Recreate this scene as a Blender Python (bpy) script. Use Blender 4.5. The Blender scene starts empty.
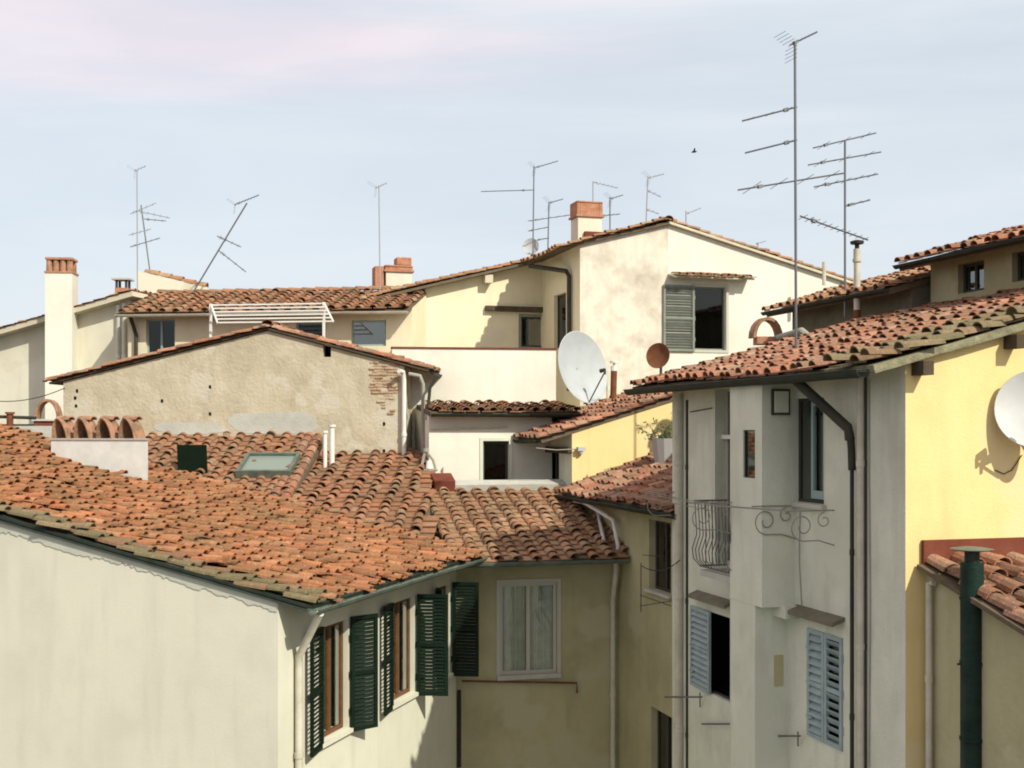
import bpy, math, random
from mathutils import Vector, Matrix, noise
random.seed(11)
R = math.radians
S = bpy.context.scene
COL = S.collection
# ------------------------------------------------------------------ camera
F = 1200.0; HY = 430.0; H = 12.0
cam = bpy.data.objects.new('camera', bpy.data.cameras.new('camera'))
COL.objects.link(cam); S.camera = cam
cam.location = (0, 0, H); cam.rotation_euler = (R(90), 0, 0)
cam.data.sensor_width = 36; cam.data.lens = 36*F/1024
cam.data.shift_y = (HY-384)/1024
cam.data.clip_start = .1; cam.data.clip_end = 3000
S.cycles.filter_width = 1.9
S.render.resolution_x = 1024; S.render.resolution_y = 768
S.view_settings.view_transform = 'Standard'; S.view_settings.look = 'None'
S.view_settings.exposure = 0.3; S.view_settings.gamma = 1
# ------------------------------------------------------------------ sky and sun
EL, AZ = 38, 41      # elevation; azimuth to the right of straight behind the camera
w = bpy.data.worlds.new('World'); S.world = w; w.use_nodes = True
nt = w.node_tree; nt.nodes.clear()
def N(t, k, **kw):
    n = t.nodes.new(k)
    for a, b in kw.items(): setattr(n, a, b)
    return n
out = N(nt, 'ShaderNodeOutputWorld'); bg = N(nt, 'ShaderNodeBackground'); bg.inputs[1].default_value = .105
sky = N(nt, 'ShaderNodeTexSky', sky_type='NISHITA'); sky.sun_disc = False
sky.sun_elevation = R(EL); sky.sun_rotation = R(180-AZ); sky.dust_density = 2.0; sky.air_density = 1.0; sky.ozone_density = 1.0
tc = N(nt, 'ShaderNodeTexCoord'); mp = N(nt, 'ShaderNodeMapping'); mp.inputs['Scale'].default_value = (1.2, 1.2, 7)
mp.inputs['Rotation'].default_value = (0, R(4), 0)
nz = N(nt, 'ShaderNodeTexNoise'); nz.inputs['Scale'].default_value = 1.7; nz.inputs['Detail'].default_value = 6; nz.inputs['Roughness'].default_value = .55
nz.inputs['Distortion'].default_value = .6
rp = N(nt, 'ShaderNodeValToRGB'); rp.color_ramp.elements[0].position = .42; rp.color_ramp.elements[0].color = (.72,.72,.72,1)
rp.color_ramp.elements[1].position = .72; rp.color_ramp.elements[1].color = (.93,.93,.93,1)
sx = N(nt, 'ShaderNodeSeparateXYZ')
hr = N(nt, 'ShaderNodeMapRange'); hr.inputs[1].default_value = .29; hr.inputs[2].default_value = .37; hr.inputs[3].default_value = 0; hr.inputs[4].default_value = .8
cc = N(nt, 'ShaderNodeMix', data_type='RGBA'); cc.inputs[6].default_value = (6.4, 6.85, 7.25, 1); cc.inputs[7].default_value = (8.7, 7.3, 7.5, 1)
mx = N(nt, 'ShaderNodeMix', data_type='RGBA')
L = nt.links.new
L(tc.outputs['Generated'], mp.inputs[0]); L(mp.outputs[0], nz.inputs[0]); L(nz.outputs[0], rp.inputs[0])
nz2 = N(nt, 'ShaderNodeTexNoise'); nz2.inputs['Scale'].default_value = 2.6; nz2.inputs['Detail'].default_value = 5; mp2 = N(nt, 'ShaderNodeMapping'); mp2.inputs['Scale'].default_value = (1, 1, 9); mp2.inputs['Rotation'].default_value = (0, R(-3), 0)
L(tc.outputs['Generated'], mp2.inputs[0]); L(mp2.outputs[0], nz2.inputs[0])
md = N(nt, 'ShaderNodeMath', operation='MULTIPLY_ADD'); md.inputs[1].default_value = .22
sb = N(nt, 'ShaderNodeMath', operation='MULTIPLY_ADD'); sb.inputs[1].default_value = -.12
L(tc.outputs['Generated'], sx.inputs[0]); L(nz2.outputs[0], md.inputs[0]); L(sx.outputs[2], md.inputs[2]); L(sx.outputs[0], sb.inputs[0]); L(md.outputs[0], sb.inputs[2]); sb2 = N(nt, 'ShaderNodeMath', operation='SUBTRACT'); sb2.inputs[1].default_value = .1; L(sb.outputs[0], sb2.inputs[0]); L(sb2.outputs[0], hr.inputs[0]); L(hr.outputs[0], cc.inputs[0])
L(rp.outputs[0], mx.inputs[0]); L(sky.outputs[0], mx.inputs[6]); L(cc.outputs[2], mx.inputs[7])
L(mx.outputs[2], bg.inputs[0]); L(bg.outputs[0], out.inputs[0])
sun = bpy.data.objects.new('sun', bpy.data.lights.new('sun', 'SUN')); COL.objects.link(sun)
sun.data.energy = 3.9; sun.data.angle = R(.6); sun.data.color = (1, .965, .84)
SD = Vector((math.sin(R(AZ))*math.cos(R(EL)), -math.cos(R(AZ))*math.cos(R(EL)), math.sin(R(EL))))
sun.rotation_euler = SD.to_track_quat('Z', 'Y').to_euler(); sun.location = SD*60
# ------------------------------------------------------------------ helpers
Z = Vector((0, 0, 1))
def P(px, py, d): return Vector(((px-512)/F*d, d, H-(py-HY)/F*d))
def G(px, d): return Vector(((px-512)/F*d, d))
def v3(p, z): return Vector((p[0], p[1], z))
ED = Vector((-.2763, .9611)); EW = Vector((.9611, .2763))       # plan axes of the right-hand houses
def K(k, d):                                                     # plan point on the line of index k parallel to ED, at depth d
    return Vector((k-.2875*d, d))
class MB:
    def __init__(s): s.v=[]; s.f=[]; s.m=[]; s.t=[]
    def face(s, pts, m=0, t=None):
        b=len(s.v); s.v.extend(Vector(p) for p in pts); s.f.append(list(range(b, b+len(pts)))); s.m.append(m); s.t.append(random.random() if t is None else t)
    def grid(s, rings, m=0, t=None, closed=True, caps=False):
        b=len(s.v); n=len(rings[0]); t=random.random() if t is None else t
        for r in rings: s.v.extend(Vector(p) for p in r)
        for i in range(len(rings)-1):
            for j in range(n if closed else n-1):
                k=(j+1)%n
                s.f.append([b+i*n+j, b+i*n+k, b+(i+1)*n+k, b+(i+1)*n+j]); s.m.append(m); s.t.append(t)
        if caps:
            s.f.append([b+j for j in range(n)][::-1]); s.m.append(m); s.t.append(t)
            e=b+(len(rings)-1)*n; s.f.append([e+j for j in range(n)]); s.m.append(m); s.t.append(t)
    def box(s, o, a, b, c, m=0, t=None):
        """o corner, a b c edge vectors"""
        o=Vector(o); a=Vector(a); b=Vector(b); c=Vector(c)
        s.grid([[o, o+a, o+a+b, o+b], [o+c, o+a+c, o+a+b+c, o+b+c]], m, t, True, True)
    def cbox(s, c, a, b, d, m=0, t=None):
        a=Vector(a); b=Vector(b); d=Vector(d); s.box(Vector(c)-a/2-b/2-d/2, a, b, d, m, t)
    def tube(s, pts, r, seg=8, m=0, caps=True, t=None):
        pts=[Vector(p) for p in pts]; rings=[]; prev=None
        for i, p in enumerate(pts):
            a=pts[max(i-1,0)]; b=pts[min(i+1,len(pts)-1)]; d=(b-a).normalized()
            x=d.orthogonal().normalized() if prev is None else (prev-d*prev.dot(d)).normalized()
            prev=x; y=d.cross(x); rr=r[i] if isinstance(r,(list,tuple)) else r
            rings.append([p+x*rr*math.cos(q*2*math.pi/seg)+y*rr*math.sin(q*2*math.pi/seg) for q in range(seg)])
        s.grid(rings, m, t, True, caps)
    def prism(s, poly, off, m=0, t=None):
        poly=[Vector(p) for p in poly]; s.grid([poly, [p+Vector(off) for p in poly]], m, t, True, True)
    def build(s, name, mats, parent=None, smooth=False, bevel=0):
        if not isinstance(mats, (list, tuple)): mats=[mats]
        lo=[min(v[i] for v in s.v) for i in range(3)]; hi=[max(v[i] for v in s.v) for i in range(3)]
        c=Vector(((lo[0]+hi[0])/2, (lo[1]+hi[1])/2, lo[2]))
        me=bpy.data.meshes.new(name); me.from_pydata([v-c for v in s.v], [], s.f)
        for mt in mats: me.materials.append(mt)
        me.polygons.foreach_set('material_index', s.m)
        at=me.attributes.new('tone', 'FLOAT', 'FACE'); at.data.foreach_set('value', s.t)
        if smooth: me.polygons.foreach_set('use_smooth', [True]*len(s.f))
        me.update()
        o=bpy.data.objects.new(name, me); COL.objects.link(o)
        if parent is not None:
            o.parent=parent; o.location=c-Vector(parent['_c'])
        else: o.location=c
        o['_c']=list(c)
        if bevel:
            bv=o.modifiers.new('bevel','BEVEL'); bv.width=bevel; bv.segments=1; bv.limit_method='ANGLE'
        if smooth:
            es=o.modifiers.new('edges','EDGE_SPLIT'); es.split_angle=R(50)
        return o
def thing(name, label, cat, loc, group=None):
    o=bpy.data.objects.new(name, None); COL.objects.link(o); o.empty_display_size=.3
    o.location=loc; o['_c']=list(Vector(loc)); return tag(o, label, cat, group)
def tag(o, label=None, cat=None, group=None, kind=None):
    if label: o['label']=label
    if cat: o['category']=cat
    if group: o['group']=group
    if kind: o['kind']=kind
    return o
# ------------------------------------------------------------------ materials
def mat(name, col, rough=.8, metal=0, spec=.3):
    m=bpy.data.materials.new(name); m.use_nodes=True; b=m.node_tree.nodes['Principled BSDF']
    b.inputs['Base Color'].default_value=(*col,1); b.inputs['Roughness'].default_value=rough; b.inputs['Metallic'].default_value=metal
    b.inputs['Specular IOR Level'].default_value=spec
    return m
def noisy(name, stops, scale=1.0, rough=.9, bump=.3, bscale=40, stretch=(1,1,1), streak=None, metal=0, spec=.2, patch=None, patch_at=(.6,.66), patch_scale=.8):
    """stops: list of (pos,colour) over blended noise; streak: colour of vertical weather streaks; patch: colour of hard-edged repairs"""
    m=mat(name, stops[0][1], rough, metal, spec); t=m.node_tree; b=t.nodes['Principled BSDF']; l=t.links.new
    tc=N(t,'ShaderNodeTexCoord'); geo=N(t,'ShaderNodeNewGeometry')
    mp=N(t,'ShaderNodeMapping'); mp.inputs['Scale'].default_value=stretch; l(geo.outputs['Position'], mp.inputs[0])
    n1=N(t,'ShaderNodeTexNoise'); n1.inputs['Scale'].default_value=scale; n1.inputs['Detail'].default_value=9; n1.inputs['Roughness'].default_value=.62
    l(mp.outputs[0], n1.inputs[0])
    cr=N(t,'ShaderNodeValToRGB'); e=cr.color_ramp.elements
    while len(e)<len(stops): e.new(.5)
    for i,(p,c) in enumerate(stops): e[i].position=p; e[i].color=(*c,1)
    l(n1.outputs[0], cr.inputs[0]); cur=cr.outputs[0]
    if streak:
        m2=N(t,'ShaderNodeMapping'); m2.inputs['Scale'].default_value=(2.6,2.6,.35); l(geo.outputs['Position'], m2.inputs[0])
        n2=N(t,'ShaderNodeTexNoise'); n2.inputs['Scale'].default_value=1.5; n2.inputs['Detail'].default_value=7; n2.inputs['Roughness'].default_value=.6; l(m2.outputs[0], n2.inputs[0])
        r2=N(t,'ShaderNodeMapRange'); r2.inputs[1].default_value=.5; r2.inputs[2].default_value=.78; r2.inputs[4].default_value=.6; l(n2.outputs[0], r2.inputs[0])
        x=N(t,'ShaderNodeMix',data_type='RGBA'); l(r2.outputs[0], x.inputs[0]); l(cur,x.inputs[6]); x.inputs[7].default_value=(*streak,1); cur=x.outputs[2]
    if patch:
        n3=N(t,'ShaderNodeTexNoise'); n3.inputs['Scale'].default_value=patch_scale; n3.inputs['Detail'].default_value=8; l(geo.outputs['Position'], n3.inputs[0])
        r3=N(t,'ShaderNodeMapRange'); r3.inputs[1].default_value=patch_at[0]; r3.inputs[2].default_value=patch_at[1]; l(n3.outputs[0], r3.inputs[0])
        x=N(t,'ShaderNodeMix',data_type='RGBA'); l(r3.outputs[0], x.inputs[0]); l(cur,x.inputs[6]); x.inputs[7].default_value=(*patch,1); cur=x.outputs[2]
    l(cur, b.inputs['Base Color'])
    if bump:
        nb=N(t,'ShaderNodeTexNoise'); nb.inputs['Scale'].default_value=bscale; nb.inputs['Detail'].default_value=6; l(geo.outputs['Position'], nb.inputs[0])
        bp=N(t,'ShaderNodeBump'); bp.inputs['Strength'].default_value=bump; bp.inputs['Distance'].default_value=.03
        ad=N(t,'ShaderNodeMath',operation='MULTIPLY_ADD'); l(n1.outputs[0],ad.inputs[0]); ad.inputs[1].default_value=.8; l(nb.outputs[0],ad.inputs[2])
        l(ad.outputs[0], bp.inputs['Height']); l(bp.outputs[0], b.inputs['Normal'])
    return m
def tile_mat(name, cols, moss=(.09,.085,.045), moss_amt=.5, pale=(.5,.4,.3)):
    m=mat(name, cols[0], .92, 0, .15); t=m.node_tree; b=t.nodes['Principled BSDF']; l=t.links.new
    at=N(t,'ShaderNodeAttribute',attribute_name='tone'); geo=N(t,'ShaderNodeNewGeometry')
    cr=N(t,'ShaderNodeValToRGB'); e=cr.color_ramp.elements
    while len(e)<len(cols): e.new(.5)
    for i,c in enumerate(cols): e[i].position=i/(len(cols)-1); e[i].color=(*c,1)
    l(at.outputs['Fac'], cr.inputs[0])
    def layer(cur, scale, lo, hi, amt, col, det=8):
        n=N(t,'ShaderNodeTexNoise'); n.inputs['Scale'].default_value=scale; n.inputs['Detail'].default_value=det; n.inputs['Roughness'].default_value=.65; l(geo.outputs['Position'], n.inputs[0])
        r=N(t,'ShaderNodeMapRange'); r.inputs[1].default_value=lo; r.inputs[2].default_value=hi; r.inputs[4].default_value=amt; l(n.outputs[0], r.inputs[0])
        x=N(t,'ShaderNodeMix',data_type='RGBA'); l(r.outputs[0], x.inputs[0]); l(cur,x.inputs[6]); x.inputs[7].default_value=(*col,1); return x.outputs[2]
    c=layer(cr.outputs[0], 1.1, .42, .68, moss_amt, moss)
    c=layer(c, 9, .5, .7, moss_amt, moss); c=layer(c, 3.2, .55, .75, .75, (moss[0]*.5,moss[1]*.5,moss[2]*.5)); c=layer(c, 30, .5, .62, .4, (.1,.08,.05), 4); c=layer(c, 17, .58, .68, .6, pale)
    l(c, b.inputs['Base Color'])
    nb=N(t,'ShaderNodeTexNoise'); nb.inputs['Scale'].default_value=35; nb.inputs['Detail'].default_value=5; l(geo.outputs['Position'], nb.inputs[0])
    bp=N(t,'ShaderNodeBump'); bp.inputs['Strength'].default_value=.5; bp.inputs['Distance'].default_value=.02; l(nb.outputs[0], bp.inputs['Height']); l(bp.outputs[0], b.inputs['Normal'])
    return m
def glass_mat(name, tint=(.95,.97,.94), fac=.13):
    m=bpy.data.materials.new(name); m.use_nodes=True; t=m.node_tree; t.nodes.clear(); l=t.links.new
    o=N(t,'ShaderNodeOutputMaterial'); g=N(t,'ShaderNodeBsdfGlossy'); g.inputs['Roughness'].default_value=.03; tr=N(t,'ShaderNodeBsdfTransparent'); tr.inputs[0].default_value=(*tint,1)
    fr=N(t,'ShaderNodeFresnel'); fr.inputs[0].default_value=1.5; ad=N(t,'ShaderNodeMath',operation='MULTIPLY_ADD',use_clamp=True); ad.inputs[1].default_value=.45 if fac>.1 else .22; ad.inputs[2].default_value=fac; l(fr.outputs[0],ad.inputs[0])
    mx=N(t,'ShaderNodeMixShader'); l(ad.outputs[0],mx.inputs[0]); l(tr.outputs[0],mx.inputs[1]); l(g.outputs[0],mx.inputs[2]); l(mx.outputs[0],o.inputs[0]); return m
M={}
M['cream']=noisy('plaster_cream',[(.25,(.54,.51,.4)),(.5,(.66,.63,.5)),(.75,(.7,.67,.54))],.5,bump=.25,streak=(.52,.49,.38),patch=(.6,.56,.43))
M['beige']=noisy('plaster_beige',[(.3,(.37,.325,.225)),(.5,(.46,.41,.295)),(.7,(.53,.48,.36))],1.6,bump=.55,bscale=14,streak=(.37,.33,.24),patch=(.5,.46,.36),patch_at=(.57,.6),patch_scale=1.1)
M['stained']=noisy('plaster_stained',[(.25,(.38,.33,.25)),(.42,(.56,.51,.41)),(.52,(.66,.62,.51)),(.8,(.7,.66,.55))],1.3,bump=.3,streak=(.5,.45,.36),patch=(.54,.49,.4),patch_at=(.5,.7),patch_scale=2.2)
M['white']=noisy('plaster_white',[(.3,(.6,.58,.49)),(.5,(.69,.67,.57)),(.7,(.74,.72,.62))],.6,bump=.2,streak=(.62,.6,.52))
M['paleyellow']=noisy('plaster_pale_yellow',[(.3,(.6,.54,.37)),(.5,(.7,.635,.44)),(.7,(.73,.665,.48))],.6,bump=.2,streak=(.57,.51,.36),patch=(.66,.6,.45))
M['yellow']=noisy('plaster_yellow',[(.3,(.64,.51,.22)),(.5,(.71,.58,.265)),(.7,(.74,.61,.3))],.8,bump=.15,streak=(.64,.48,.22),patch=(.69,.58,.32),patch_at=(.54,.6),patch_scale=.6)
M['grey']=noisy('plaster_grey',[(.3,(.51,.53,.42)),(.5,(.62,.64,.52)),(.7,(.68,.695,.57))],.9,bump=.35,streak=(.4,.4,.32),patch=(.58,.6,.48),patch_at=(.54,.6),patch_scale=.7)
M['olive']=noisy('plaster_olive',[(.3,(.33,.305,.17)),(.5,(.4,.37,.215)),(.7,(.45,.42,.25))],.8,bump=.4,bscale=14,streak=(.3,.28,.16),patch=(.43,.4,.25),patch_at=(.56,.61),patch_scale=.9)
M['ochre']=noisy('plaster_ochre',[(.3,(.36,.29,.13)),(.5,(.44,.36,.17)),(.7,(.48,.4,.2))],.8,bump=.4,streak=(.34,.28,.13))
M['lh']=noisy('plaster_left',[(.25,(.53,.515,.405)),(.5,(.63,.615,.49)),(.75,(.67,.655,.525))],.45,bump=.08,streak=(.5,.48,.39),patch=(.58,.565,.45),patch_at=(.52,.68),patch_scale=.9)
M['cement']=noisy('cement',[(.3,(.38,.39,.34)),(.6,(.47,.47,.41)),(.8,(.55,.54,.46))],2.2,bump=.4)
M['stone']=noisy('rubble',[(.3,(.26,.15,.09)),(.45,(.4,.25,.15)),(.6,(.46,.36,.24)),(.75,(.5,.44,.32))],4,bump=.9)
M['brick']=noisy('brick',[(.3,(.3,.13,.07)),(.5,(.4,.19,.11)),(.75,(.45,.27,.17))],6,bump=.5,bscale=25)
M['flash']=noisy('red_flashing',[(.3,(.13,.035,.02)),(.7,(.19,.06,.035))],3,bump=.2)
M['cowl']=noisy('old_terracotta',[(.25,(.1,.07,.045)),(.42,(.22,.14,.085)),(.56,(.38,.2,.12)),(.78,(.42,.3,.2))],4.5,bump=.5,bscale=20)
M['bead']=noisy('mortar_bead',[(.3,(.13,.12,.07)),(.6,(.26,.24,.15)),(.8,(.42,.4,.28))],7,bump=.4)
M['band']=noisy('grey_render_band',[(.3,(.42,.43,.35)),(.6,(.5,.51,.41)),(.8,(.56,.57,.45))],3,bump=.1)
M['hood']=noisy('slate_hood_eave_shade',[(.3,(.13,.12,.08)),(.7,(.2,.185,.13))],4,bump=.3)  # lintel slate; also serves as painted eave shade on a storey wall
M['scroll']=mat('scroll_iron',(.25,.24,.19),.6)
M['wood']=noisy('old_wood',[(.3,(.05,.04,.025)),(.7,(.1,.075,.045))],4,bump=.4)
M['fwood']=noisy('frame_wood',[(.3,(.1,.045,.018)),(.7,(.16,.075,.03))],8,bump=.1,rough=.5)
M['deck']=noisy('roof_boards',[(.3,(.1,.08,.05)),(.7,(.16,.12,.08))],5,bump=.3)
M['deckpale']=noisy('pale_soffit',[(.3,(.5,.45,.33)),(.7,(.6,.54,.4))],2,bump=.2)
M['shut']=noisy('green_shutter',[(.3,(.002,.009,.004)),(.7,(.005,.016,.008))],3,bump=0,rough=.5)
M['shutblue']=noisy('blue_shutter',[(.3,(.24,.31,.31)),(.7,(.34,.42,.41))],6,bump=0,rough=.6)
M['shutgrey']=noisy('grey_shutter',[(.3,(.17,.19,.16)),(.7,(.24,.26,.22))],6,bump=0,rough=.7)
M['wframe']=mat('pale_frame',(.46,.45,.37),.5)
M['bframe']=mat('blue_frame',(.26,.35,.33),.5)
M['dframe']=mat('dark_frame',(.05,.05,.04),.6)
M['glass']=glass_mat('glass')
M['dglass']=glass_mat('dark_glass',(.3,.35,.3),.04)
M['skyglass']=mat('wired_glass',(.2,.25,.22),.25,0,.6)
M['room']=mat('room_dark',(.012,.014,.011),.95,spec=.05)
M['gutter']=noisy('gutter_green',[(.3,(.09,.12,.095)),(.6,(.16,.19,.15)),(.8,(.24,.23,.16))],5,bump=.1,rough=.55,metal=.3)
M['dgutter']=noisy('gutter_dark',[(.3,(.02,.03,.022)),(.7,(.045,.055,.04))],5,bump=.1,rough=.6,metal=.3)
M['pipe']=noisy('pipe_pale',[(.3,(.42,.4,.3)),(.6,(.55,.52,.42)),(.8,(.5,.44,.3))],4,bump=.1,rough=.6)
M['pipew']=noisy('pipe_white',[(.3,(.6,.6,.55)),(.7,(.75,.74,.68))],4,bump=.1,rough=.6)
M['pipeg']=noisy('pipe_grey',[(.3,(.25,.25,.21)),(.7,(.34,.33,.28))],4,bump=.1,rough=.6)
M['dpipe']=noisy('pipe_dark',[(.3,(.03,.03,.022)),(.7,(.055,.05,.035))],4,bump=.1,rough=.6)
M['rust']=noisy('rust',[(.3,(.12,.045,.022)),(.7,(.2,.085,.04))],7,bump=.3)
M['gpipe']=noisy('pipe_green',[(.3,(.005,.014,.01)),(.55,(.01,.03,.021)),(.8,(.035,.032,.015))],3,bump=.2,rough=.45,stretch=(1,1,2))
M['iron']=noisy('iron',[(.3,(.05,.05,.045)),(.7,(.1,.095,.08))],9,bump=0,rough=.6,metal=.5)
M['rail']=mat('rail_iron',(.13,.13,.12),.6)
M['dish']=noisy('dish_grey',[(.3,(.38,.41,.41)),(.7,(.44,.47,.47))],3,bump=0,rough=.55)
M['dishw']=noisy('dish_white',[(.3,(.52,.54,.52)),(.7,(.62,.63,.6))],3,bump=0,rough=.5)
M['alu']=mat('antenna_metal',(.16,.17,.18),.5,.6)
M['alu2']=mat('antenna_metal_pale',(.32,.33,.34),.5,.5)
M['curtain']=noisy('curtain',[(.3,(.5,.53,.47)),(.7,(.76,.78,.7))],8,bump=0)
M['ground']=noisy('paving',[(.3,(.1,.095,.085)),(.7,(.17,.16,.14))],2,bump=.5)
M['leaf']=mat('leaf',(.06,.1,.035),.7)
M['twig']=mat('twig',(.16,.12,.08),.9)
M['pot']=mat('pot',(.35,.35,.33),.8)
M['bird']=mat('bird',(.03,.03,.035),.8)
TO=tile_mat('tiles_orange',[(.27,.12,.06),(.4,.15,.068),(.48,.2,.09),(.32,.13,.062),(.5,.25,.125),(.38,.14,.065),(.25,.13,.065),(.44,.165,.075),(.36,.19,.1)],(.14,.11,.05),.55,(.48,.35,.19))
TM=tile_mat('tiles_mossy',[(.25,.13,.075),(.35,.16,.085),(.27,.14,.08),(.42,.18,.095),(.36,.22,.13),(.23,.12,.065)],(.11,.095,.05),.5,(.45,.36,.24))
TB=tile_mat('tiles_brown',[(.33,.19,.105),(.4,.22,.12),(.28,.17,.095),(.47,.3,.175),(.36,.18,.095),(.42,.2,.1)],(.13,.1,.06),.45,(.5,.38,.27))
TR=tile_mat('tiles_red',[(.38,.16,.09),(.3,.12,.07),(.48,.23,.14),(.22,.11,.07),(.46,.29,.19),(.35,.14,.08),(.26,.17,.11)],(.11,.1,.06),.5,(.52,.42,.33))
TG=tile_mat('tiles_lichen',[(.2,.15,.08),(.17,.14,.075),(.28,.2,.12),(.23,.12,.07)],(.12,.115,.055),.7,(.36,.33,.2))
# ------------------------------------------------------------------ walls
class Wall:
    """vertical plane through plan points A (left) and B (right), seen from outside"""
    def __init__(s, A, B):
        s.A=Vector(A[:2]); s.B=Vector(B[:2]); s.u=(s.B-s.A).normalized(); s.n=Vector((s.u.y,-s.u.x)); s.L=(s.B-s.A).length
        s.U=v3(s.u,0); s.Nn=v3(s.n,0)
    def hit(s, px, py, off=0):
        k=(px-512)/F; A=s.A+s.n*off
        # (k*d, d) = A + u*t
        den=k*s.u.y-s.u.x; t=(A.x-k*A.y)/den if abs(den)>1e-9 else 0
        d=A.y+s.u.y*t
        return t, H-(py-HY)/F*d
    def rect(s, x0, y0, x1, y1, off=0):
        ym=(y0+y1)/2; a=s.hit(x0,ym,off)[0]; b=s.hit(x1,ym,off)[0]; xm=(x0+x1)/2
        return (min(a,b), max(a,b), s.hit(xm,y1,off)[1], s.hit(xm,y0,off)[1])
    def pt(s, t, z, o=0): p=s.A+s.u*t+s.n*o; return Vector((p.x,p.y,z))
    def px(s, px, py, o=0): t,z=s.hit(px,py,o); return s.pt(t,z,o)
    def box(s, mb, t0, t1, z0, z1, o0, o1, m=0):
        mb.box(s.pt(t0,z0,o0), s.U*(t1-t0), s.Nn*(o1-o0), Z*(z1-z0), m)
def wall_face(mb, W, zt, zb, holes=(), cuts=(), rev=.22, m=0):
    xs={0,W.L}
    for h in holes: xs|={h[0],h[1]}
    xs|=set(cuts); xs=sorted(x for x in xs if -1e-6<=x<=W.L+1e-6)
    for a,b in zip(xs,xs[1:]):
        if b-a<1e-5: continue
        za,zz=zt(W.pt(a,0)),zt(W.pt(b,0)); hs=sorted([h for h in holes if h[0]<=a+1e-6 and h[1]>=b-1e-6], key=lambda h:h[2])
        lo=zb
        for h in hs: mb.face([W.pt(a,lo),W.pt(b,lo),W.pt(b,h[2]),W.pt(a,h[2])],m); lo=h[3]
        mb.face([W.pt(a,lo),W.pt(b,lo),W.pt(b,zz),W.pt(a,za)],m)
    for s0,s1,z0,z1 in [h[:4] for h in holes]:
        c=[(s0,z0),(s1,z0),(s1,z1),(s0,z1)]
        for (a,p),(b,q) in zip(c, c[1:]+c[:1]): mb.face([W.pt(a,p),W.pt(b,q),W.pt(b,q,-rev),W.pt(a,p,-rev)],m)
def footprint(mb, pts, zt, zb=0, holes={}, cuts={}, m=0, skip=()):
    for i in range(len(pts)):
        if i in skip: continue
        wall_face(mb, Wall(pts[i], pts[(i+1)%len(pts)]), zt, zb, holes.get(i,()), cuts.get(i,()), m=m)
class Roof:
    """plane with eave from E0 to E1 (left to right seen from downslope), rising by slope"""
    def __init__(s, E0, E1, slope):
        s.O=Vector(E0); d=Vector(E1)-s.O; s.L=Vector((d.x,d.y)).length; s.U=Vector((d.x,d.y,0)).normalized()
        s.W=Vector((-s.U.y,s.U.x,0)); s.V=(s.W+Z*slope).normalized(); s.N=s.U.cross(s.V); s.slope=slope; s.c=1/math.sqrt(1+slope*slope)
    def uv(s, px, py):
        r=Vector(((px-512)/F,1,-(py-HY)/F)); o=Vector((0,0,H)); t=(s.O-o).dot(s.N)/r.dot(s.N); q=o+r*t-s.O
        return q.dot(s.U), q.dot(s.V)
    def puv(s, p): q=Vector((p[0],p[1],0)); q0=Vector((s.O.x,s.O.y,0)); q=q-q0; return q.dot(s.U), q.dot(s.W)/s.c
    def pt(s, u, v, n=0): return s.O+s.U*u+s.V*v+s.N*n
    def z(s, p): return s.O.z+(Vector((p[0],p[1],0))-Vector((s.O.x,s.O.y,0))).dot(s.W)*s.slope
def inside(poly, x, y):
    c=False; n=len(poly)
    for i in range(n):
        x0,y0=poly[i]; x1,y1=poly[(i+1)%n]
        if (y0>y)!=(y1>y) and x<(x1-x0)*(y-y0)/(y1-y0)+x0: c=not c
    return c
def tiles(mb, Rf, poly, sp=.26, ex=.34, rad=.088, sag=.05, jit=1.0, seed=0, m=0, edge=None):
    rg=random.Random(seed); us=[p[0] for p in poly]; vs=[p[1] for p in poly]
    nu=int((max(us)-min(us))/sp)+1; nv=int((max(vs)-min(vs))/ex)+2
    off=lambda u,v: sag*(noise.noise(Vector((u*.35+seed*7,v*.35,seed)))+.4*noise.noise(Vector((u*1.1,v*1.1,seed+5))))
    K_=7
    for i in range(nu):
        u0=min(us)+sp*(i+.5)+rg.uniform(-.012,.012)*jit; du=0; cshift=rg.uniform(-.07,.07)*jit
        for j in range(nv):
            v0=min(vs)+ex*j-.06+cshift*.5+rg.uniform(-.03,.03)*jit; du=du*.6+rg.gauss(0,.007)*jit
            # pan tile between the covers
            up=u0+sp/2
            if inside(poly, up, v0+ex*.5):
                ln=ex*1.22; a=rg.uniform(-.012,.012)*jit; z0=off(up,v0)+.045+rg.uniform(-.006,.008)*jit; z1=off(up,v0+ex)+.012; hw=sp*.46
                t=rg.random()*.85
                q=[Rf.pt(up-hw+a,v0,z0),Rf.pt(up+hw+a,v0,z0),Rf.pt(up+hw,v0+ln,z1),Rf.pt(up-hw,v0+ln,z1)]
                mb.face(q,m,t); mb.face([Rf.pt(up-hw+a,v0,z0-.022),Rf.pt(up+hw+a,v0,z0-.022),q[1],q[0]],m,t*.6)
            if inside(poly, u0, v0+ex*.5):
                ln=ex*rg.uniform(1.15,1.32); r0=rad*rg.uniform(.95,1.08); r1=r0*.78; tw=rg.gauss(0,.02)*jit; t=rg.random()
                zb0=off(u0,v0)+.04+(rg.uniform(0,.018) if rg.random()<.8 else rg.uniform(.01,.045))*jit; zb1=off(u0,v0+ex)+.02
                rings=[]
                def arc(r,v,zb,cu,sq=.82):
                    return [Rf.pt(cu-r*math.cos(math.pi*k/(K_-1)), v, zb+r*sq*math.sin(math.pi*k/(K_-1))) for k in range(K_)]
                c0=u0+du; c1=u0+du+tw
                th=.016
                A=arc(r0-th,v0+.1,zb0,c0); B=arc(r0-th,v0,zb0,c0); C=arc(r0,v0,zb0,c0); D=arc(r1,v0+ln,zb1,c1)
                mb.grid([A,B,C,D], m, t, closed=False)
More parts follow.
